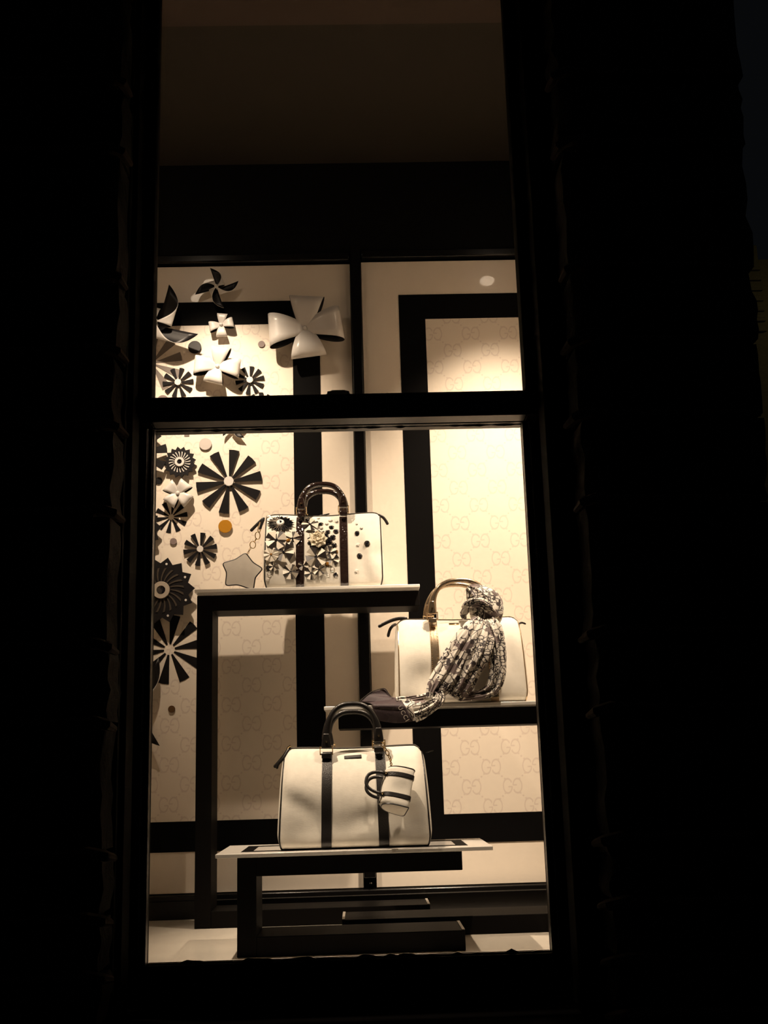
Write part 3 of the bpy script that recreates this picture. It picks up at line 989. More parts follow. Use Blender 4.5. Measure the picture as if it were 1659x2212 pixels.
def handle(root, hx, hh, z0, y, r, leather, metal, lean=0.0, seg=(0.0, 1.0), tabw=.021, skew=0.0, px=.75):
    pts = arch(hx, hh, z0, y, lean, skew=skew, px=px)
    i0, i1 = int(seg[0] * (len(pts) - 1)), int(seg[1] * (len(pts) - 1))
    pts = pts[i0:i1 + 1]
    rad = []
    n = len(pts)
    for i in range(n):
        e = min(i, n - 1 - i) if seg == (0.0, 1.0) else i
        f = max(0, 1 - e / 6)
        rad.append((r * (1 + .75 * f), r * (1 - .35 * f)))
    h = MB().tube(pts, rad, 14).build('handle', leather, root)
    ends = [(-hx, 1)] + ([(hx, -1)] if seg[1] == 1.0 else [])
    return h, ends

def fittings(root, x, y, z, w, leather, metal, tilt=0.0):
    """square ring, tab and rivet where a handle meets its strap"""
    q = w / 2 + .0030
    MB().tube([(x - q, y - .007, z - .008), (x + q, y - .007, z - .008), (x + q, y - .007, z + .008), (x - q, y - .007, z + .008)], .0022, 8, closed=True).build('ring', metal, root)
    lp_ = MB().prism([(x - w * .5, z - .017), (x + w * .5, z - .017), (x + w * .5, z - .0055), (x - w * .5, z - .0055)], y - .0105, y + .004).build('strap_loop', leather, root, bevel=.0015)
    tab = MB().prism([(x - w * .5, z + .005), (x + w * .5, z + .005), (x + w * .5, z + .012), (x + w * .40, z + .026), (x + w * .30, z + .036), (x - w * .30, z + .036), (x - w * .40, z + .026), (x - w * .5, z + .012)], y - .0095, y + .004).build('handle_tab', leather, root, bevel=.002)
    MB().lathe([(.0002, -.0030), (.0022, -.0024), (.0030, 0), (.0030, .002)], 12, c=(x, y - .0098, z + .018)).build('rivet', metal, tab)

def zip_and_pull(bag, leather, metal, pulls=('L',)):
    H, W = bag.H, bag.W
    rows = []
    for i in range(31):
        u = -.93 + 1.86 * i / 30
        p = bag.point(u, len(bag.hs) - 1)
        rows.append([p + Vector((0, -.010, -.0002)), p + Vector((0, -.010, .0016)), p + Vector((0, .010, .0016)), p + Vector((0, .010, -.0002))])
    zp = MB().loft(rows).build('zip', M['zip'], bag.t, smooth=40)
    MB().tube([r[0].lerp(r[3], .5) + Vector((0, 0, .0022)) for r in rows], .0016, 6).build('zip_teeth', metal, zp)

def tongue(root, pts, w, leather, name='zip_pull'):
    pts = [Vector(p) for p in catmull([tuple(p) for p in pts], 4)]
    return MB().tube(pts, [(w * .55, .0014)] + [(w, .0016)] * (len(pts) - 2) + [(w * .5, .0012)], 10).build(name, leather, root)

def chain(root, pts, r, wire, metal, name='chain_link'):
    """interlocking oval links along a polyline"""
    pts = [Vector(p) for p in pts]
    segs = []
    for a, b in zip(pts, pts[1:]):
        segs.append((a, b))
    k = 0
    for a, b in segs:
        L = (b - a).length
        n = max(1, round(L / (r * 2.1)))
        d = (b - a).normalized()
        sx = d.cross(Vector((0, 1, 0))).normalized()
        sy = d.cross(sx).normalized()
        for i in range(n):
            c = a + d * (L * (i + .5) / n)
            s_ = sx if k % 2 == 0 else sy
            s_ = (s_ * .9 + sy * .3).normalized() if k % 2 == 0 else (s_ * .85 + sx * .5).normalized()
            k += 1
            ring = [c + d * (r * 1.45 * math.cos(t)) + s_ * (r * .85 * math.sin(t)) for t in [2 * PI * j / 14 for j in range(14)]]
            MB().tube(ring, wire, 6, closed=True).build(name, metal, root)

# ------------------------------------------------------------------ 1: plain cream bag, lowest shelf
D1 = .20
yc = 2.452 + D1 / 2
pL, pR = at(601, 1770, yc), at(931, 1760, yc)
W1 = (pR.x - pL.x) / 1.0
xc = (pR.x + pL.x) / 2
H1 = at(770, 1616, yc).z - Z1
bag1 = thing('handbag', 'plain cream handbag with black straps on the lowest shelf', 'handbag', (xc, yc, Z1 + .002))
B1 = Boston(bag1, W1 / 1.0, H1, D1, taper=.06, droop=.07, end=.955, dip=.015, shoulder=.84,
            dents=[(-.34, .42, -.0065, .15, .09, -.55), (-.28, .22, -.005, .09, .16, -.9), (-.40, .66, .004, .05, .2, .2), (-.10, .55, .003, .16, .2, 0), (.12, .30, -.006, .15, .09, .15), (.33, .33, -.004, .06, .16, .4), (.27, .5, .003, .1, .3, 0), (-.32, .62, .004, .1, .18, .3), (.0, .20, -.002, .3, .08, 0)])
B1.body(M['canvas'], M['leather'])
sxl, sxr = (at(706, 1740, 2.47).x - xc) * 1.03, (at(826, 1740, 2.47).x - xc) * 1.03
for x in (sxl, sxr):
    B1.strap(x, .0215, M['leather'], top=H1 * .965)
hxl, hxr = at(705, 1612, 2.51).x - xc, at(818, 1600, 2.51).x - xc
hm, hh = (hxl + hxr) / 2, (hxr - hxl) / 2
hz = H1 + .018
top1 = at(765, 1522, 2.51).z - Z1
o, _ = handle(bag1, hh, top1 - hz, hz, -.040, .0058, M['leather'], M['gold'], lean=.006)
o.location.x = hm
o, _ = handle(bag1, hh * .99, top1 - hz - .010, hz - .004, .034, .0058, M['leather'], M['gold'], lean=-.006)
o.location.x = hm
for x, y, dz in ((hxl, -.042, -.006), (hxr, -.042, .004), (hxl + .004, .038, 0), (hxr, .038, 0)):
    fittings(bag1, x, y, H1 + dz, .021, M['leather'], M['gold'])
zip_and_pull(B1, M['leather'], M['zip'])
lp = at(762, 1637, 2.48)
lx, lz = lp.x - xc, lp.z - Z1
ly = B1.front(lx, lz)
o = MB().box((-.019, -.0016, -.0045), (.019, .004, .0045)).build('name_patch', M['leather'], bag1, bevel=.0008)
o.location = (lx, ly - .0008, lz); o.rotation_euler = (-math.atan2(B1.front(lx, lz + .006) - B1.front(lx, lz - .006), .012), R(-3), 0)
q = MB()
for k in range(9): q.box((-.013 + k * .003, -.0019, -.0014), (-.0115 + k * .003, -.0015, .0014))
e = q.build('embossing', M['zip'], o, smooth=0)
# zip pulls at the left end
w = lambda px, py, Y=2.55: at(px, py, Y) - Vector((xc, yc, Z1))
tongue(bag1, [w(626, 1616), w(616, 1632), w(603, 1648), w(592, 1660)], .004, M['leather'])
tongue(bag1, [w(624, 1620, 2.54), w(612, 1640, 2.53), w(601, 1653, 2.53), w(598, 1663, 2.53)], .003, M['leather'])
MB().tube([w(628, 1613), w(622, 1617), w(618, 1628)], .0022, 8).build('zip_slider', M['gold'], bag1)
tongue(bag1, [w(920, 1628, 2.57), w(932, 1624, 2.58), w(936, 1623, 2.58)], .0012, M['leather'])

# ------------------------------------------------------------------ mini bag charm hanging on bag 1
cp = at(857, 1708, 2.425)
charm = thing('mini_bag_charm', 'miniature cream handbag charm hanging on the plain cream handbag', 'bag charm', at(845, 1762, 2.42))
cl = charm.location
Wc, Hc, Dc = .092, .060, .050
# local bag axes: X runs down the picture, Z points left, -Y to the viewer
ex = Vector((.20, .42, .88)).normalized()
ez = Vector((-.95, -.12, .18)); ez = (ez - ex * ez.dot(ex)).normalized()
ey = ez.cross(ex)
RM = Matrix((ex, ey, ez)).transposed().to_4x4()
cc = at(885, 1713, 2.425)          # centre of the charm's flat base
TM = Matrix.Translation(cc - cl) @ RM
before = set(bpy.data.objects)
BC = Boston(charm, Wc, Hc, Dc, taper=.03, droop=.10, end=.93, hs=HS, dents=[(-.1, .5, -.002, .2, .3, 0), (.2, .4, .002, .2, .3, 0)])
BC.body(M['canvas'], M['leather'], pr=.0014)
for x in (-.022, .024):
    BC.strap(x, .0085, M['leather'], top=Hc * .97, th=.0016)
    MB().tube([(x, -.010, Hc * .99), (x, -.013, Hc + .006)], [(.0055, .003), (.004, .0035)], 10).build('handle_tab', M['leather'], charm)
    MB().lathe([(.0002, -.002), (.002, -.0015), (.0026, 0), (.0026, .002)], 10, c=(x, -.0165, Hc * .965)).build('rivet', M['gold'], charm)
for yy, hgt in ((-.013, .034), (.012, .029)):
    pts = [Vector((-.023, yy * .8, Hc - .004))] + arch(.023, hgt, Hc + .002, yy, .002) + [Vector((.023, yy * .8, Hc - .004))]
    MB().tube([p + Vector((.001, 0, 0)) for p in pts], [(.0036, .0024)] * len(pts), 10).build('handle', M['leather'], charm)
MB().box((-.040, -.003, Hc - .0004), (.040, .003, Hc + .0012)).build('zip', M['zip'], charm)
for o in set(bpy.data.objects) - before:
    o.data.transform(TM)
# chain from the handle ring to the charm
chain(charm, [at(824, 1604, 2.452) - cl, at(834, 1622, 2.446) - cl, at(844, 1640, 2.440) - cl], .0042, .0012, M['gold'])
chain(charm, [at(843, 1639, 2.440) - cl, at(846, 1658, 2.432) - cl], .0026, .0008, M['gold'])

# ------------------------------------------------------------------ 2: jewelled bag, top shelf
D2 = .148
yc2 = 2.868 + D2 / 2
pL, pR = at(566, 1200, yc2), at(834, 1200, yc2)
W2, xc2 = pR.x - pL.x, (pR.x + pL.x) / 2
H2 = at(700, 1113, yc2).z - Z3
bag2 = thing('handbag', 'jewelled cream handbag covered in small flowers and studs on the top shelf', 'handbag', (xc2, yc2, Z3 + .002))
B2 = Boston(bag2, W2, H2, D2, taper=.01, droop=.035, end=.925, dip=.03, shoulder=.78, dents=[(.36, .45, .006, .06, .5, .25), (.28, .5, -.005, .05, .5, .2), (.42, .42, -.004, .1, .1, 0)])
B2.body(M['canvas'], M['leather'], pr=.0018)
W_ = lambda px, py, Y: at(px, py, Y) - Vector((xc2, yc2, Z3))
def on2(px, py):
    """local point on the front skin of the jewelled bag shown at a pixel"""
    Y = yc2 - D2 / 2
    for _ in range(6):
        p = W_(px, py, Y)
        Y = yc2 + B2.front(p.x, max(.004, min(H2 * .97, p.z)))
    return W_(px, py, Y)
for px in (647.5, 743):
    B2.strap(on2(px, 1190).x, .0205, M['croc'], top=H2 * .95)
hl, hr_ = W_(651, 1100, 2.905), W_(742, 1098, 2.905)
hm, hh = (hl.x + hr_.x) / 2, (hr_.x - hl.x) / 2
top2 = W_(695, 1046, 2.905).z
hz = H2 + .014
for y, dz, l in ((-.034, 0, .006), (.034, -.006, -.006)):
    o, _ = handle(bag2, hh, top2 - hz + dz, hz, y, .0074, M['croc'], M['gold'], lean=l)
    o.location.x = hm
for x, y, dz in ((hl.x, -.036, .002), (hr_.x, -.036, .004), (hl.x, .036, 0), (hr_.x, .036, 0)):
    fittings(bag2, x, y, H2 + dz, .0205, M['croc'], M['gold'])
zip_and_pull(B2, M['leather'], M['zip'])
tongue(bag2, [W_(817, 1114, 2.93), W_(826, 1118, 2.93), W_(833, 1126, 2.93), W_(838, 1135, 2.93)], .0040, M['leather'])
tongue(bag2, [W_(571, 1120, 2.93), W_(560, 1130, 2.93), W_(548, 1142, 2.93), W_(541, 1149, 2.93)], .0042, M['leather'])
tongue(bag2, [W_(570, 1122, 2.925), W_(565, 1134, 2.925), W_(561, 1146, 2.925)], .0038, M['leather'])
tongue(bag2, [W_(690, 1116, 2.94), W_(700, 1114, 2.94), W_(712, 1111.5, 2.94)], .0022, M['leather'], 'zip_slider')

KB = 2.87 / FPX
def put(proto, px, py, scale=1.0, spin=0.0, lift=0.0):
    p = on2(px, py)
    y2 = B2.front(p.x, min(H2 * .97, p.z + .012))
    y1 = B2.front(p.x, max(.002, p.z - .012))
    tilt = math.atan2(y2 - y1, .024)
    proto_used = proto.get('used', 0)
    o = proto if not proto_used else proto.copy()
    if proto_used:
        COL.objects.link(o)
        for ch in proto.children:
            c = ch.copy(); COL.objects.link(c); c.parent = o
    else:
        proto['used'] = 1
    o.parent = bag2
    o.matrix_local = Matrix.Translation(p + Vector((0, -lift, 0))) @ Matrix.Rotation(-tilt, 4, 'X') @ Matrix.Rotation(-R(spin), 4, 'Y') @ Matrix.Scale(scale, 4)
    return o
# prototypes, all of unit radius 1 px = KB metres
def stud(name, mat, rim, r=5.5, facets=8, h=3.2):
    if rim:
        base = MB().lathe([(r * 1.28 * KB, 0), (r * 1.28 * KB, -.6 * KB), (r * 1.05 * KB, -1.3 * KB), (r * .8 * KB, -1.2 * KB)], 16).build(name, M[rim])
        MB().lathe([(r * KB, -1.0 * KB), (r * .92 * KB, -1.8 * KB), (r * .5 * KB, -h * KB), (.0001, -h * KB)], facets).build('stone', M[mat], base, smooth=0)
    else:
        base = MB().lathe([(r * KB, 0), (r * KB, -1.0 * KB), (r * .55 * KB, -h * KB), (.0001, -h * KB)], facets).build(name, M[mat], smooth=0)
    return base
def folded_flower(name, mats, n=4, Rp=22, core='jet', gap=.2, fold=.35):
    c = MB().lathe([(.16 * Rp * KB, 0), (.17 * Rp * KB, -3.2 * KB), (.08 * Rp * KB, -5 * KB), (.0001, -5 * KB)], 8).build(name, M[core], smooth=0)
    for k in range(n):
        half = PI / n * (1 - gap)
        L = Rp * KB
        # each petal is a leather triangle pinched to the middle with one raised fold
        tip0 = Vector((L * math.cos(half), -.5 * KB, -L * math.sin(half)))
        tip1 = Vector((L * math.cos(half), -.5 * KB, L * math.sin(half)))
        ridge = Vector((L * .98, -(2 + fold * 10) * KB, L * .12))
        inn = Vector((L * .06, -3 * KB, 0))
        base0 = Vector((L * .06, 0, 0))
        mb = MB()
        mb.add([inn, tip0, ridge], [(0, 1, 2)], 0)
        mb.add([inn, ridge, tip1], [(0, 1, 2)], 1)
        mb.add([base0, tip1, ridge], [(0, 1, 2)], 1)
        mb.add([base0, ridge, tip0], [(0, 1, 2)], 1)
        mb.add([inn, tip1, base0], [(0, 1, 2)], 1)
        mb.add([inn, base0, tip0], [(0, 1, 2)], 1)
        mb.xf(Matrix.Rotation(-2 * PI * k / n, 4, 'Y'))
        mb.build('petal', [M[x] for x in mats], c, smooth=0)
    return c
fl_big = folded_flower('leather_flower', ('petal_cream', 'petal_black'), 4, 25)
fl_dark = folded_flower('leather_flower', ('petal_black', 'petal_cream'), 4, 24, 'jet')
fl_eight = folded_flower('leather_flower', ('petal_cream', 'petal_cream'), 8, 17, 'topaz', .1, .15)
fl_small = folded_flower('leather_flower', ('petal_cream', 'petal_black'), 5, 15)
put(fl_big, 597, 1170, 1.0, 38, .004)
put(fl_dark, 613, 1196, .98, 70, .003)
put(fl_eight, 586, 1201, 1.0, 10, .005)
put(fl_small, 591, 1226, .75, 20, .002)
put(fl_small, 628, 1238, 1.2, 50, .003)
put(fl_big, 670, 1136, .80, 0, .003)
put(fl_big, 632, 1166, .72, 60, .002)
put(fl_dark, 683, 1206, 1.02, 25, .004)
put(fl_small, 689, 1233, 1.0, 10, .003)
put(fl_small, 672, 1241, 1.0, 40, .002)
put(fl_dark, 712, 1196, .70, 10, .001)
put(fl_dark, 719, 1211, .62, 50, .001)
put(fl_dark, 655, 1224, .5, 50, .001)
jetp = stud('crystal_stud', 'jet', 'chrome', 4.6)
clr = stud('clear_stud', 'clear', 'chrome', 3.2)
top_ = stud('topaz_stud', 'topaz', 'gold', 4.4)
sq = stud('clear_square', 'clear', None, 4.6, 4, 3.0)
for i, (px, py, s) in enumerate(((693, 1134, 1), (716, 1141, 1.05), (708, 1151, 1.05), (726, 1150, 1.15), (719, 1163, 1.2), (725, 1244, 1.0), (772, 1154, 1.1), (793, 1176, 1.2), (777, 1203, 1.2), (579, 1229, 1.1), (712, 1172, 1.3), (722, 1180, 1.1), (700, 1196, 1.1))):
    put(jetp, px, py, s, i * 9)
for i, (px, py, s) in enumerate(((706, 1134, 1.0), (694, 1143, 1.1), (714, 1127, 1.2), (727, 1129, 1.0), (781, 1143, .9), (771, 1134, .7), (718, 1232, 1.3), (709, 1244, .9), (582, 1243, 1.2), (676, 1126, 1.0), (688, 1122, .9), (580, 1118, 1.2), (617, 1121, 1.0))):
    put(clr, px, py, s, i * 11)
for px, py, s in ((725, 1194, 1.0), (708, 1220, 1.15), (623, 1170, 1.0), (586, 1201, .8)):
    put(top_, px, py, s, 5, .005 if px in (586, 623) else 0)
for px, py, s in ((773, 1179, 1.0), (770, 1235, 1.0), (578, 1253.5, 1.0)):
    put(sq, px, py, s, 20)
# the wire-rayed eye brooch
c = MB().lathe([(9 * KB, 0), (9 * KB, -4 * KB), (7 * KB, -6 * KB), (4 * KB, -6 * KB)], 20).build('eye_brooch', M['white_card'])
MB().lathe([(4 * KB, -5 * KB), (3 * KB, -7 * KB), (.0001, -7.5 * KB)], 14).build('eye', M['jet'], c)
ol = []
for k in range(36):
    a = 2 * PI * k / 36
    ol.append(((30 if k % 2 else 25) * KB * math.cos(a), (22 if k % 2 else 18) * KB * math.sin(a)))
MB().prism(ol, -1.0 * KB, 0).build('toothed_plate', M['jet'], c, smooth=0)
mb = MB()
for k in range(30):
    a = 2 * PI * k / 30
    w1, w2 = 8, (24 + 4 * (k % 3))
    mb.tube([(w1 * KB * math.cos(a), -3.5 * KB, w1 * KB * math.sin(a)), ((w2 * .6) * KB * math.cos(a + .1), -3.2 * KB, w2 * .48 * KB * math.sin(a + .1)), (w2 * KB * math.cos(a + .05), -1.6 * KB, w2 * .74 * KB * math.sin(a + .05))], .85 * KB, 5)
mb.build('wire_rays', M['chrome'], c)
put(c, 606, 1133, 1.0, -6, .003)
# the cream rose
c = MB().ball((0, -4 * KB, 0), 6 * KB, 12, (1, .8, 1)).build('cream_rose', M['camellia'])
rr = random.Random(3)
for ring_r, n_, tilt_ in ((17, 8, .35), (11, 6, .7), (6, 4, 1.0)):
    for k in range(n_):
        a = 2 * PI * (k + .3 * ring_r) / n_
        rows = []
        for i in range(5):
            v = i / 4
            row = []
            for j in range(5):
                s_ = (j / 4 - .5) * 2
                wdt = ring_r * .55 * math.sin(PI * min(1, .25 + v * .7))
                x = ring_r * (.25 + .95 * v) * (1 - .12 * s_ * s_)
                y = -(3 + 8 * tilt_ * v + 1.2 * math.sin(3 * s_ + k)) * 1.0 - (17 - ring_r) * .15
                row.append(Vector((x * KB, y * KB, s_ * wdt * KB)))
            rows.append(row)
        MB().loft(rows, False, False).xf(Matrix.Rotation(-a, 4, 'Y')).build('petal', M['camellia'], c, smooth=70, solid=(.0008,))
put(c, 687, 1169, 1.12, 0, .002)
ol = []
for k in range(28):
    a = 2 * PI * k / 28
    ol.append(((27 if k % 2 else 22) * KB * math.cos(a), (27 if k % 2 else 22) * KB * math.sin(a)))
c = MB().prism(ol, -2.2 * KB, 0).build('jet_ruff', M['jet'], smooth=0)
put(c, 689, 1170, .98, 0, .001)

# ------------------------------------------------------------------ star charm
ys = 2.866
star = thing('star_charm', 'flat grey star charm with black edge chained to the jewelled handbag', 'bag charm', at(524, 1270, ys))
sl_ = star.location
outer = [(528, 1190), (566, 1229), (547, 1279), (487, 1269), (479, 1215)]
inner = [(545, 1214), (550, 1251), (514, 1267), (489, 1239), (506, 1206)]
poly = []
for a, b in zip(outer, inner):
    poly += [(a, 1), (b, 0)]
sm = []
N = len(poly)
for i in range(N):
    p0, p1, p2 = Vector(poly[i - 1][0]), Vector(poly[i][0]), Vector(poly[(i + 1) % N][0])
    r_ = .22
    a, b = p1.lerp(p0, r_), p1.lerp(p2, r_)
    for k in range(5):
        t = k / 4
        sm.append(a * (1 - t) ** 2 + p1 * 2 * t * (1 - t) + b * t * t)
# stand the star on the shelf: lift every point so that it clears the board
pts = [at(q.x, q.y, ys) - sl_ for q in sm]
low_z = min(p.z for p in pts)
base_dz = (Z3 + .0012) - (sl_.z + low_z)
pts = [Vector((p.x, p.y, p.z * (1 - .0) + base_dz * (1 if p.z < .02 else max(0, 1 - (p.z - .02) / .06)))) for p in pts]
ol = [(p.x, p.z) for p in pts]
area = sum(ol[i - 1][0] * ol[i][1] - ol[i][0] * ol[i - 1][1] for i in range(len(ol)))
if area < 0: ol = ol[::-1]
MB().prism(ol, -.003, .003).build('star_body', M['canvas_grey'], star, smooth=40)
MB().tube([Vector((x, -.001, z)) for x, z in ol], .0023, 8, closed=True).build('edge_piping', M['leather'], star)
for ch in star.children:          # the star leans back a little
    for v in ch.data.vertices: v.co.y += max(0.0, v.co.z - low_z) * .28
V = lambda px, py, Y: at(px, py, Y) - sl_
# lobster clasp, rings and fine chain
MB().tube([V(562, 1128, 2.905), V(558, 1137, 2.90), V(557, 1148, 2.90), V(561, 1150, 2.90), V(563, 1143, 2.90)], .0014, 8).build('hook', M['gold'], star)
ring = [V(556.5 + 5.2 * math.cos(t), 1157 + 8 * math.sin(t), 2.895) for t in [2 * PI * k / 18 for k in range(18)]]
MB().tube(ring, .0013, 8, closed=True).build('clasp_ring', M['gold'], star)
MB().tube([V(554, 1163, 2.894), V(550, 1170, 2.892)], [.0022, .0012], 8).build('clasp_stem', M['gold'], star)
ring = [V(546 + 6.2 * math.cos(t), 1177 + 7.5 * math.sin(t), 2.89) for t in [2 * PI * k / 18 for k in range(18)]]
MB().tube(ring, .0012, 8, closed=True).build('split_ring', M['gold'], star)
chain(star, [V(541, 1184, 2.890), V(535, 1196, 2.890)], .0024, .0008, M['gold'])

# ------------------------------------------------------------------ 3: scarf bag, middle shelf
D3 = .18
yc3 = 2.61 + D3 / 2
pL, pR = at(846, 1440, yc3), at(1137, 1440, yc3)
W3, xc3 = pR.x - pL.x, (pR.x + pL.x) / 2
H3 = at(960, 1339, yc3).z - Z2
bag3 = thing('handbag', 'cream handbag with bronze straps and a scarf on its handle', 'handbag', (xc3, yc3, Z2 + .002))
B3 = Boston(bag3, W3, H3, D3, taper=.03, droop=.05, end=.92, dip=.02, shoulder=.78, dents=[(-.25, .30, -.008, .12, .16, .3), (-.33, .6, .006, .1, .25, 0), (.35, .5, -.006, .08, .3, .3), (-.12, .12, -.005, .2, .1, 0)])
B3.body(M['canvas'], M['gold_leather'], pr=.0017)
W3_ = lambda px, py, Y: at(px, py, Y) - Vector((xc3, yc3, Z2))
hl, hr_ = W3_(933, 1325, 2.66), W3_(1058, 1325, 2.66)
sx_l, sx_r = W3_(940, 1400, 2.62).x * 1.02, W3_(1063, 1400, 2.62).x
for x in (sx_l, sx_r):
    B3.strap(x, .019, M['gold_leather'], top=H3 * .965, stitch=M['gold'])
hm, hh = (hl.x + hr_.x) / 2, (hr_.x - hl.x) / 2
top3 = W3_(985, 1255, 2.66).z
hz = H3 + .014
for y, dz, dx in ((-.040, 0, .0), (.036, .002, -.006)):
    o, _ = handle(bag3, hh, top3 - hz + dz, hz, y, .0060, M['gold_leather'], M['gold'], lean=.004)
    o.location.x = hm + dx
for x, y, dz in ((hl.x, -.042, .002), (hr_.x, -.042, .002), (hl.x - .004, .038, .004), (hr_.x, .038, 0)):
    fittings(bag3, x, y, H3 + dz, .019, M['gold_leather'], M['gold'])
zip_and_pull(B3, M['leather'], M['gold'])
tongue(bag3, [W3_(880, 1338, 2.70), W3_(862, 1338, 2.70), W3_(846, 1342, 2.70), W3_(832, 1348, 2.70), W3_(817, 1356, 2.70)], .0042, M['leather'])
tongue(bag3, [W3_(856, 1350, 2.69), W3_(848, 1354, 2.68), W3_(842, 1363, 2.68), W3_(838, 1378, 2.68)], .0036, M['leather'])
tongue(bag3, [W3_(1121, 1349, 2.70), W3_(1128, 1347, 2.69), W3_(1136, 1350, 2.69)], .0024, M['leather'])
MB().tube([W3_(1120, 1348, 2.70), W3_(1122, 1354, 2.70)], .002, 8).build('zip_slider', M['gold'], bag3)
lp = W3_(981, 1349, 2.665)
ly = B3.front(lp.x, lp.z)
o = MB().box((-.012, -.0014, -.0035), (.012, .004, .0035)).build('name_plate', M['gold'], bag3, bevel=.0008)
o.location = (lp.x, ly - .0008, lp.z); o.rotation_euler = (-math.atan2(B3.front(lp.x, lp.z + .005) - B3.front(lp.x, lp.z - .005), .010), 0, 0)

# ------------------------------------------------------------------ the scarf
sc_base = at(985, 1516, 2.60); sc_base.z = Z2
scarf = thing('silk_scarf', 'black and cream printed silk scarf knotted on a handbag handle', 'scarf', sc_base)
def cloth_tube(name, path, folds=7, amp=.20, n=56, sub=7, seed=1, mat='silk', tw=0.0):
    """a gathered length of cloth: path items are (px, py, Y, half-width px, half-depth m)"""
    P = []
    for px, py, Y, wpx, dep in path:
        c = at(px, py, Y) - sc_base
        P.append((c.x, c.y, c.z, wpx * Y / FPX, dep))
    P = catmull(P, sub)
    rings = []
    ph = random.Random(seed).random() * 6
    for i, (x, y, z, w_, d_) in enumerate(P):
        a = P[max(0, i - 1)]; b = P[min(len(P) - 1, i + 1)]
        t = Vector((b[0] - a[0], 0, b[2] - a[2]))
        t = t.normalized() if t.length > 1e-6 else Vector((0, 0, -1))
        s = Vector((-t.z, 0, t.x))
        up = Vector((0, -1, 0))
        ring = []
        for k in range(n):
            th = 2 * PI * k / n + tw * i
            u = i / len(P)
            f = 1 + amp * (math.sin(folds * th + ph + 1.6 * math.sin(3 * u + ph)) * .6 + .4 * math.sin((folds * 2 + 1) * th + 4 * u + ph * 2)) + .12 * noise.noise(Vector((3 * math.cos(th), 3 * math.sin(th), u * 7 + seed)))
            ring.append(Vector((x, y, z)) + s * (w_ * math.cos(th) * (1 + (f - 1) * .45)) + up * (d_ * math.sin(th) * f))
        rings.append(ring)
    return MB().loft(rings).build(name, M[mat], scarf, smooth=80)

yh = 2.656
# wrap round the handle
cloth_tube('wrap', [(1010, 1268, yh, 6, .010), (1021, 1276, yh - .004, 19, .018), (1034, 1289, yh - .008, 30, .026), (1045, 1303, yh - .010, 37, .031), (1050, 1319, yh - .012, 37, .033), (1048, 1338, yh - .014, 32, .030), (1044, 1354, yh - .018, 25, .022)], 9, .16, seed=5, tw=.02)
cloth_tube('knot_fold', [(1000, 1315, yh - .030, 5, .008), (1012, 1306, yh - .042, 10, .012), (1036, 1302, yh - .050, 11, .012), (1062, 1318, yh - .046, 11, .011), (1075, 1335, yh - .030, 6, .008)], 5, .2, seed=8)
cloth_tube('knot_fold', [(1004, 1338, yh - .020, 4, .006), (1002, 1325, yh - .030, 8, .008), (1014, 1314, yh - .036, 7, .008), (1030, 1318, yh - .036, 4, .006)], 5, .2, seed=9)
# three gathered falls
cloth_tube('left_fall', [(1040, 1338, 2.605, 14, .014), (1028, 1358, 2.590, 22, .017), (1008, 1385, 2.578, 26, .018), (986, 1420, 2.572, 27, .018), (968, 1452, 2.568, 27, .018), (948, 1480, 2.564, 24, .018), (936, 1498, 2.560, 16, .016), (934, 1508, 2.556, 12, .014)], 7, .34, seed=2)
cloth_tube('middle_fall', [(1046, 1340, 2.610, 18, .014), (1044, 1370, 2.588, 27, .018), (1034, 1405, 2.576, 28, .018), (1016, 1440, 2.574, 25, .018), (1000, 1470, 2.572, 24, .017), (988, 1492, 2.572, 22, .016), (980, 1506, 2.572, 16, .012)], 8, .34, seed=3)
cloth_tube('right_fall', [(1054, 1338, 2.615, 14, .013), (1066, 1360, 2.598, 18, .016), (1074, 1395, 2.590, 17, .017), (1077, 1430, 2.586, 16, .017), (1074, 1462, 2.584, 16, .017), (1062, 1488, 2.584, 14, .015), (1042, 1499, 2.584, 10, .013), (1020, 1503, 2.582, 9, .011), (996, 1507, 2.578, 7, .009)], 6, .34, seed=4)
# the end that crosses the shelf edge
cloth_tube('shelf_fold', [(940, 1492, 2.562, 11, .014), (948, 1504, 2.556, 13, .016), (944, 1516, 2.552, 12, .016), (930, 1526, 2.552, 13, .013), (912, 1535, 2.556, 16, .011), (894, 1540, 2.560, 19, .009)], 6, .30, seed=6)
cloth_tube('shelf_fold', [(936, 1500, 2.590, 6, .012), (915, 1506, 2.592, 7, .012), (890, 1511, 2.594, 8, .010), (868, 1514, 2.596, 9, .008), (856, 1515, 2.596, 8, .006)], 5, .3, seed=7)

def sheet(name, rows, mat, th=.0006):
    """rows of (px, py, Y) points make a thin draped sheet"""
    g = [[at(*p) - sc_base for p in r] for r in rows]
    R2 = []
    for r in catmull([tuple(c for p in r for c in p) for r in g], 5):
        pts = [r[i:i + 3] for i in range(0, len(r), 3)]
        R2.append([Vector(p) for p in catmull(pts, 5)])
    mb = MB().loft(R2, False, False)
    return mb.build(name, M[mat], scarf, smooth=80, solid=(th,))
# printed cloth spread out towards the border
sheet('printed_end', [[(862, 1513, 2.60), (892, 1506, 2.60), (918, 1505, 2.592)], [(872, 1523, 2.576), (895, 1521, 2.572), (922, 1520, 2.568)], [(880, 1536, 2.574), (900, 1538, 2.568), (926, 1530, 2.564)], [(886, 1548, 2.576), (904, 1551, 2.570), (920, 1540, 2.566)], [(892, 1557, 2.577), (899, 1556, 2.574), (910, 1548, 2.570)]], 'silk')
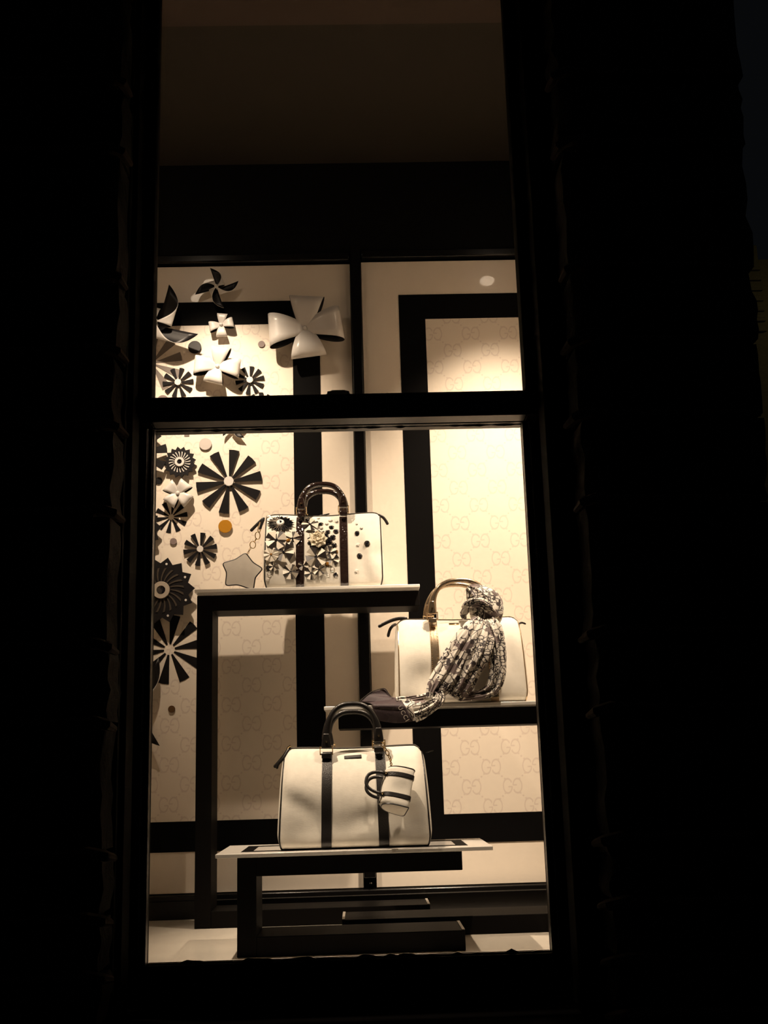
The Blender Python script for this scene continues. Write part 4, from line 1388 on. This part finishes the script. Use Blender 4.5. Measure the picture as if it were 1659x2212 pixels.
# dark sheer border: a part lying on the shelf and one hanging over its edge
sheet('sheer_border', [[(782, 1515, 2.63), (830, 1504, 2.64), (866, 1511, 2.60)], [(803, 1521, 2.578), (845, 1520, 2.576), (873, 1522, 2.573)], [(806, 1532, 2.574), (848, 1534, 2.572), (881, 1536, 2.571)], [(811, 1545, 2.575), (853, 1549, 2.573), (888, 1549, 2.572)], [(815, 1556, 2.577), (856, 1562, 2.575), (892, 1558, 2.574)]], 'sheer')
sheet('sheer_fold', [[(778, 1516, 2.60), (800, 1516, 2.60), (845, 1515, 2.60)], [(790, 1504, 2.606), (806, 1505, 2.606), (850, 1508, 2.61)], [(804, 1495, 2.612), (815, 1500, 2.614), (846, 1506, 2.615)], [(830, 1488, 2.62), (836, 1494, 2.62), (843, 1504, 2.62)]], 'sheer')
hem = [at(px, py, Y) - sc_base for px, py, Y in ((779, 1513, 2.60), (800, 1496, 2.61), (816, 1490, 2.617), (831, 1487.5, 2.618), (838, 1496, 2.618), (845, 1506, 2.616))]
MB().tube([Vector(p) for p in catmull([tuple(p) for p in hem], 4)], .0010, 6).build('hem', M['petal_black'], scarf)
# lettering along the border
cu = bpy.data.curves.new('border_lettering', 'FONT')
cu.body = 'UCCI'; cu.size = .0135; cu.space_character = 1.25; cu.extrude = .0001
cu.align_x = 'LEFT'
to = bpy.data.objects.new('border_lettering_curve', cu); COL.objects.link(to)
bpy.context.view_layer.update()
me = bpy.data.meshes.new_from_object(to)
bpy.data.objects.remove(to)
lo = bpy.data.objects.new('border_lettering', me); COL.objects.link(lo)
me.materials.clear(); me.materials.append(M['ink_white'])
lo.parent = scarf
p0, p1 = at(859, 1527, 2.567), at(876, 1558, 2.570)
dx = (p1 - p0).normalized(); nz = Vector((0, -1, 0)); up = nz.cross(dx).normalized(); nz = dx.cross(up)
span = max(v.co.x for v in me.vertices) - min(v.co.x for v in me.vertices)
k = (p1 - p0).length / span
RM = Matrix((dx, up, nz)).transposed().to_4x4()
me.transform(Matrix.Translation(p0 - sc_base) @ RM @ Matrix.Scale(k, 4))
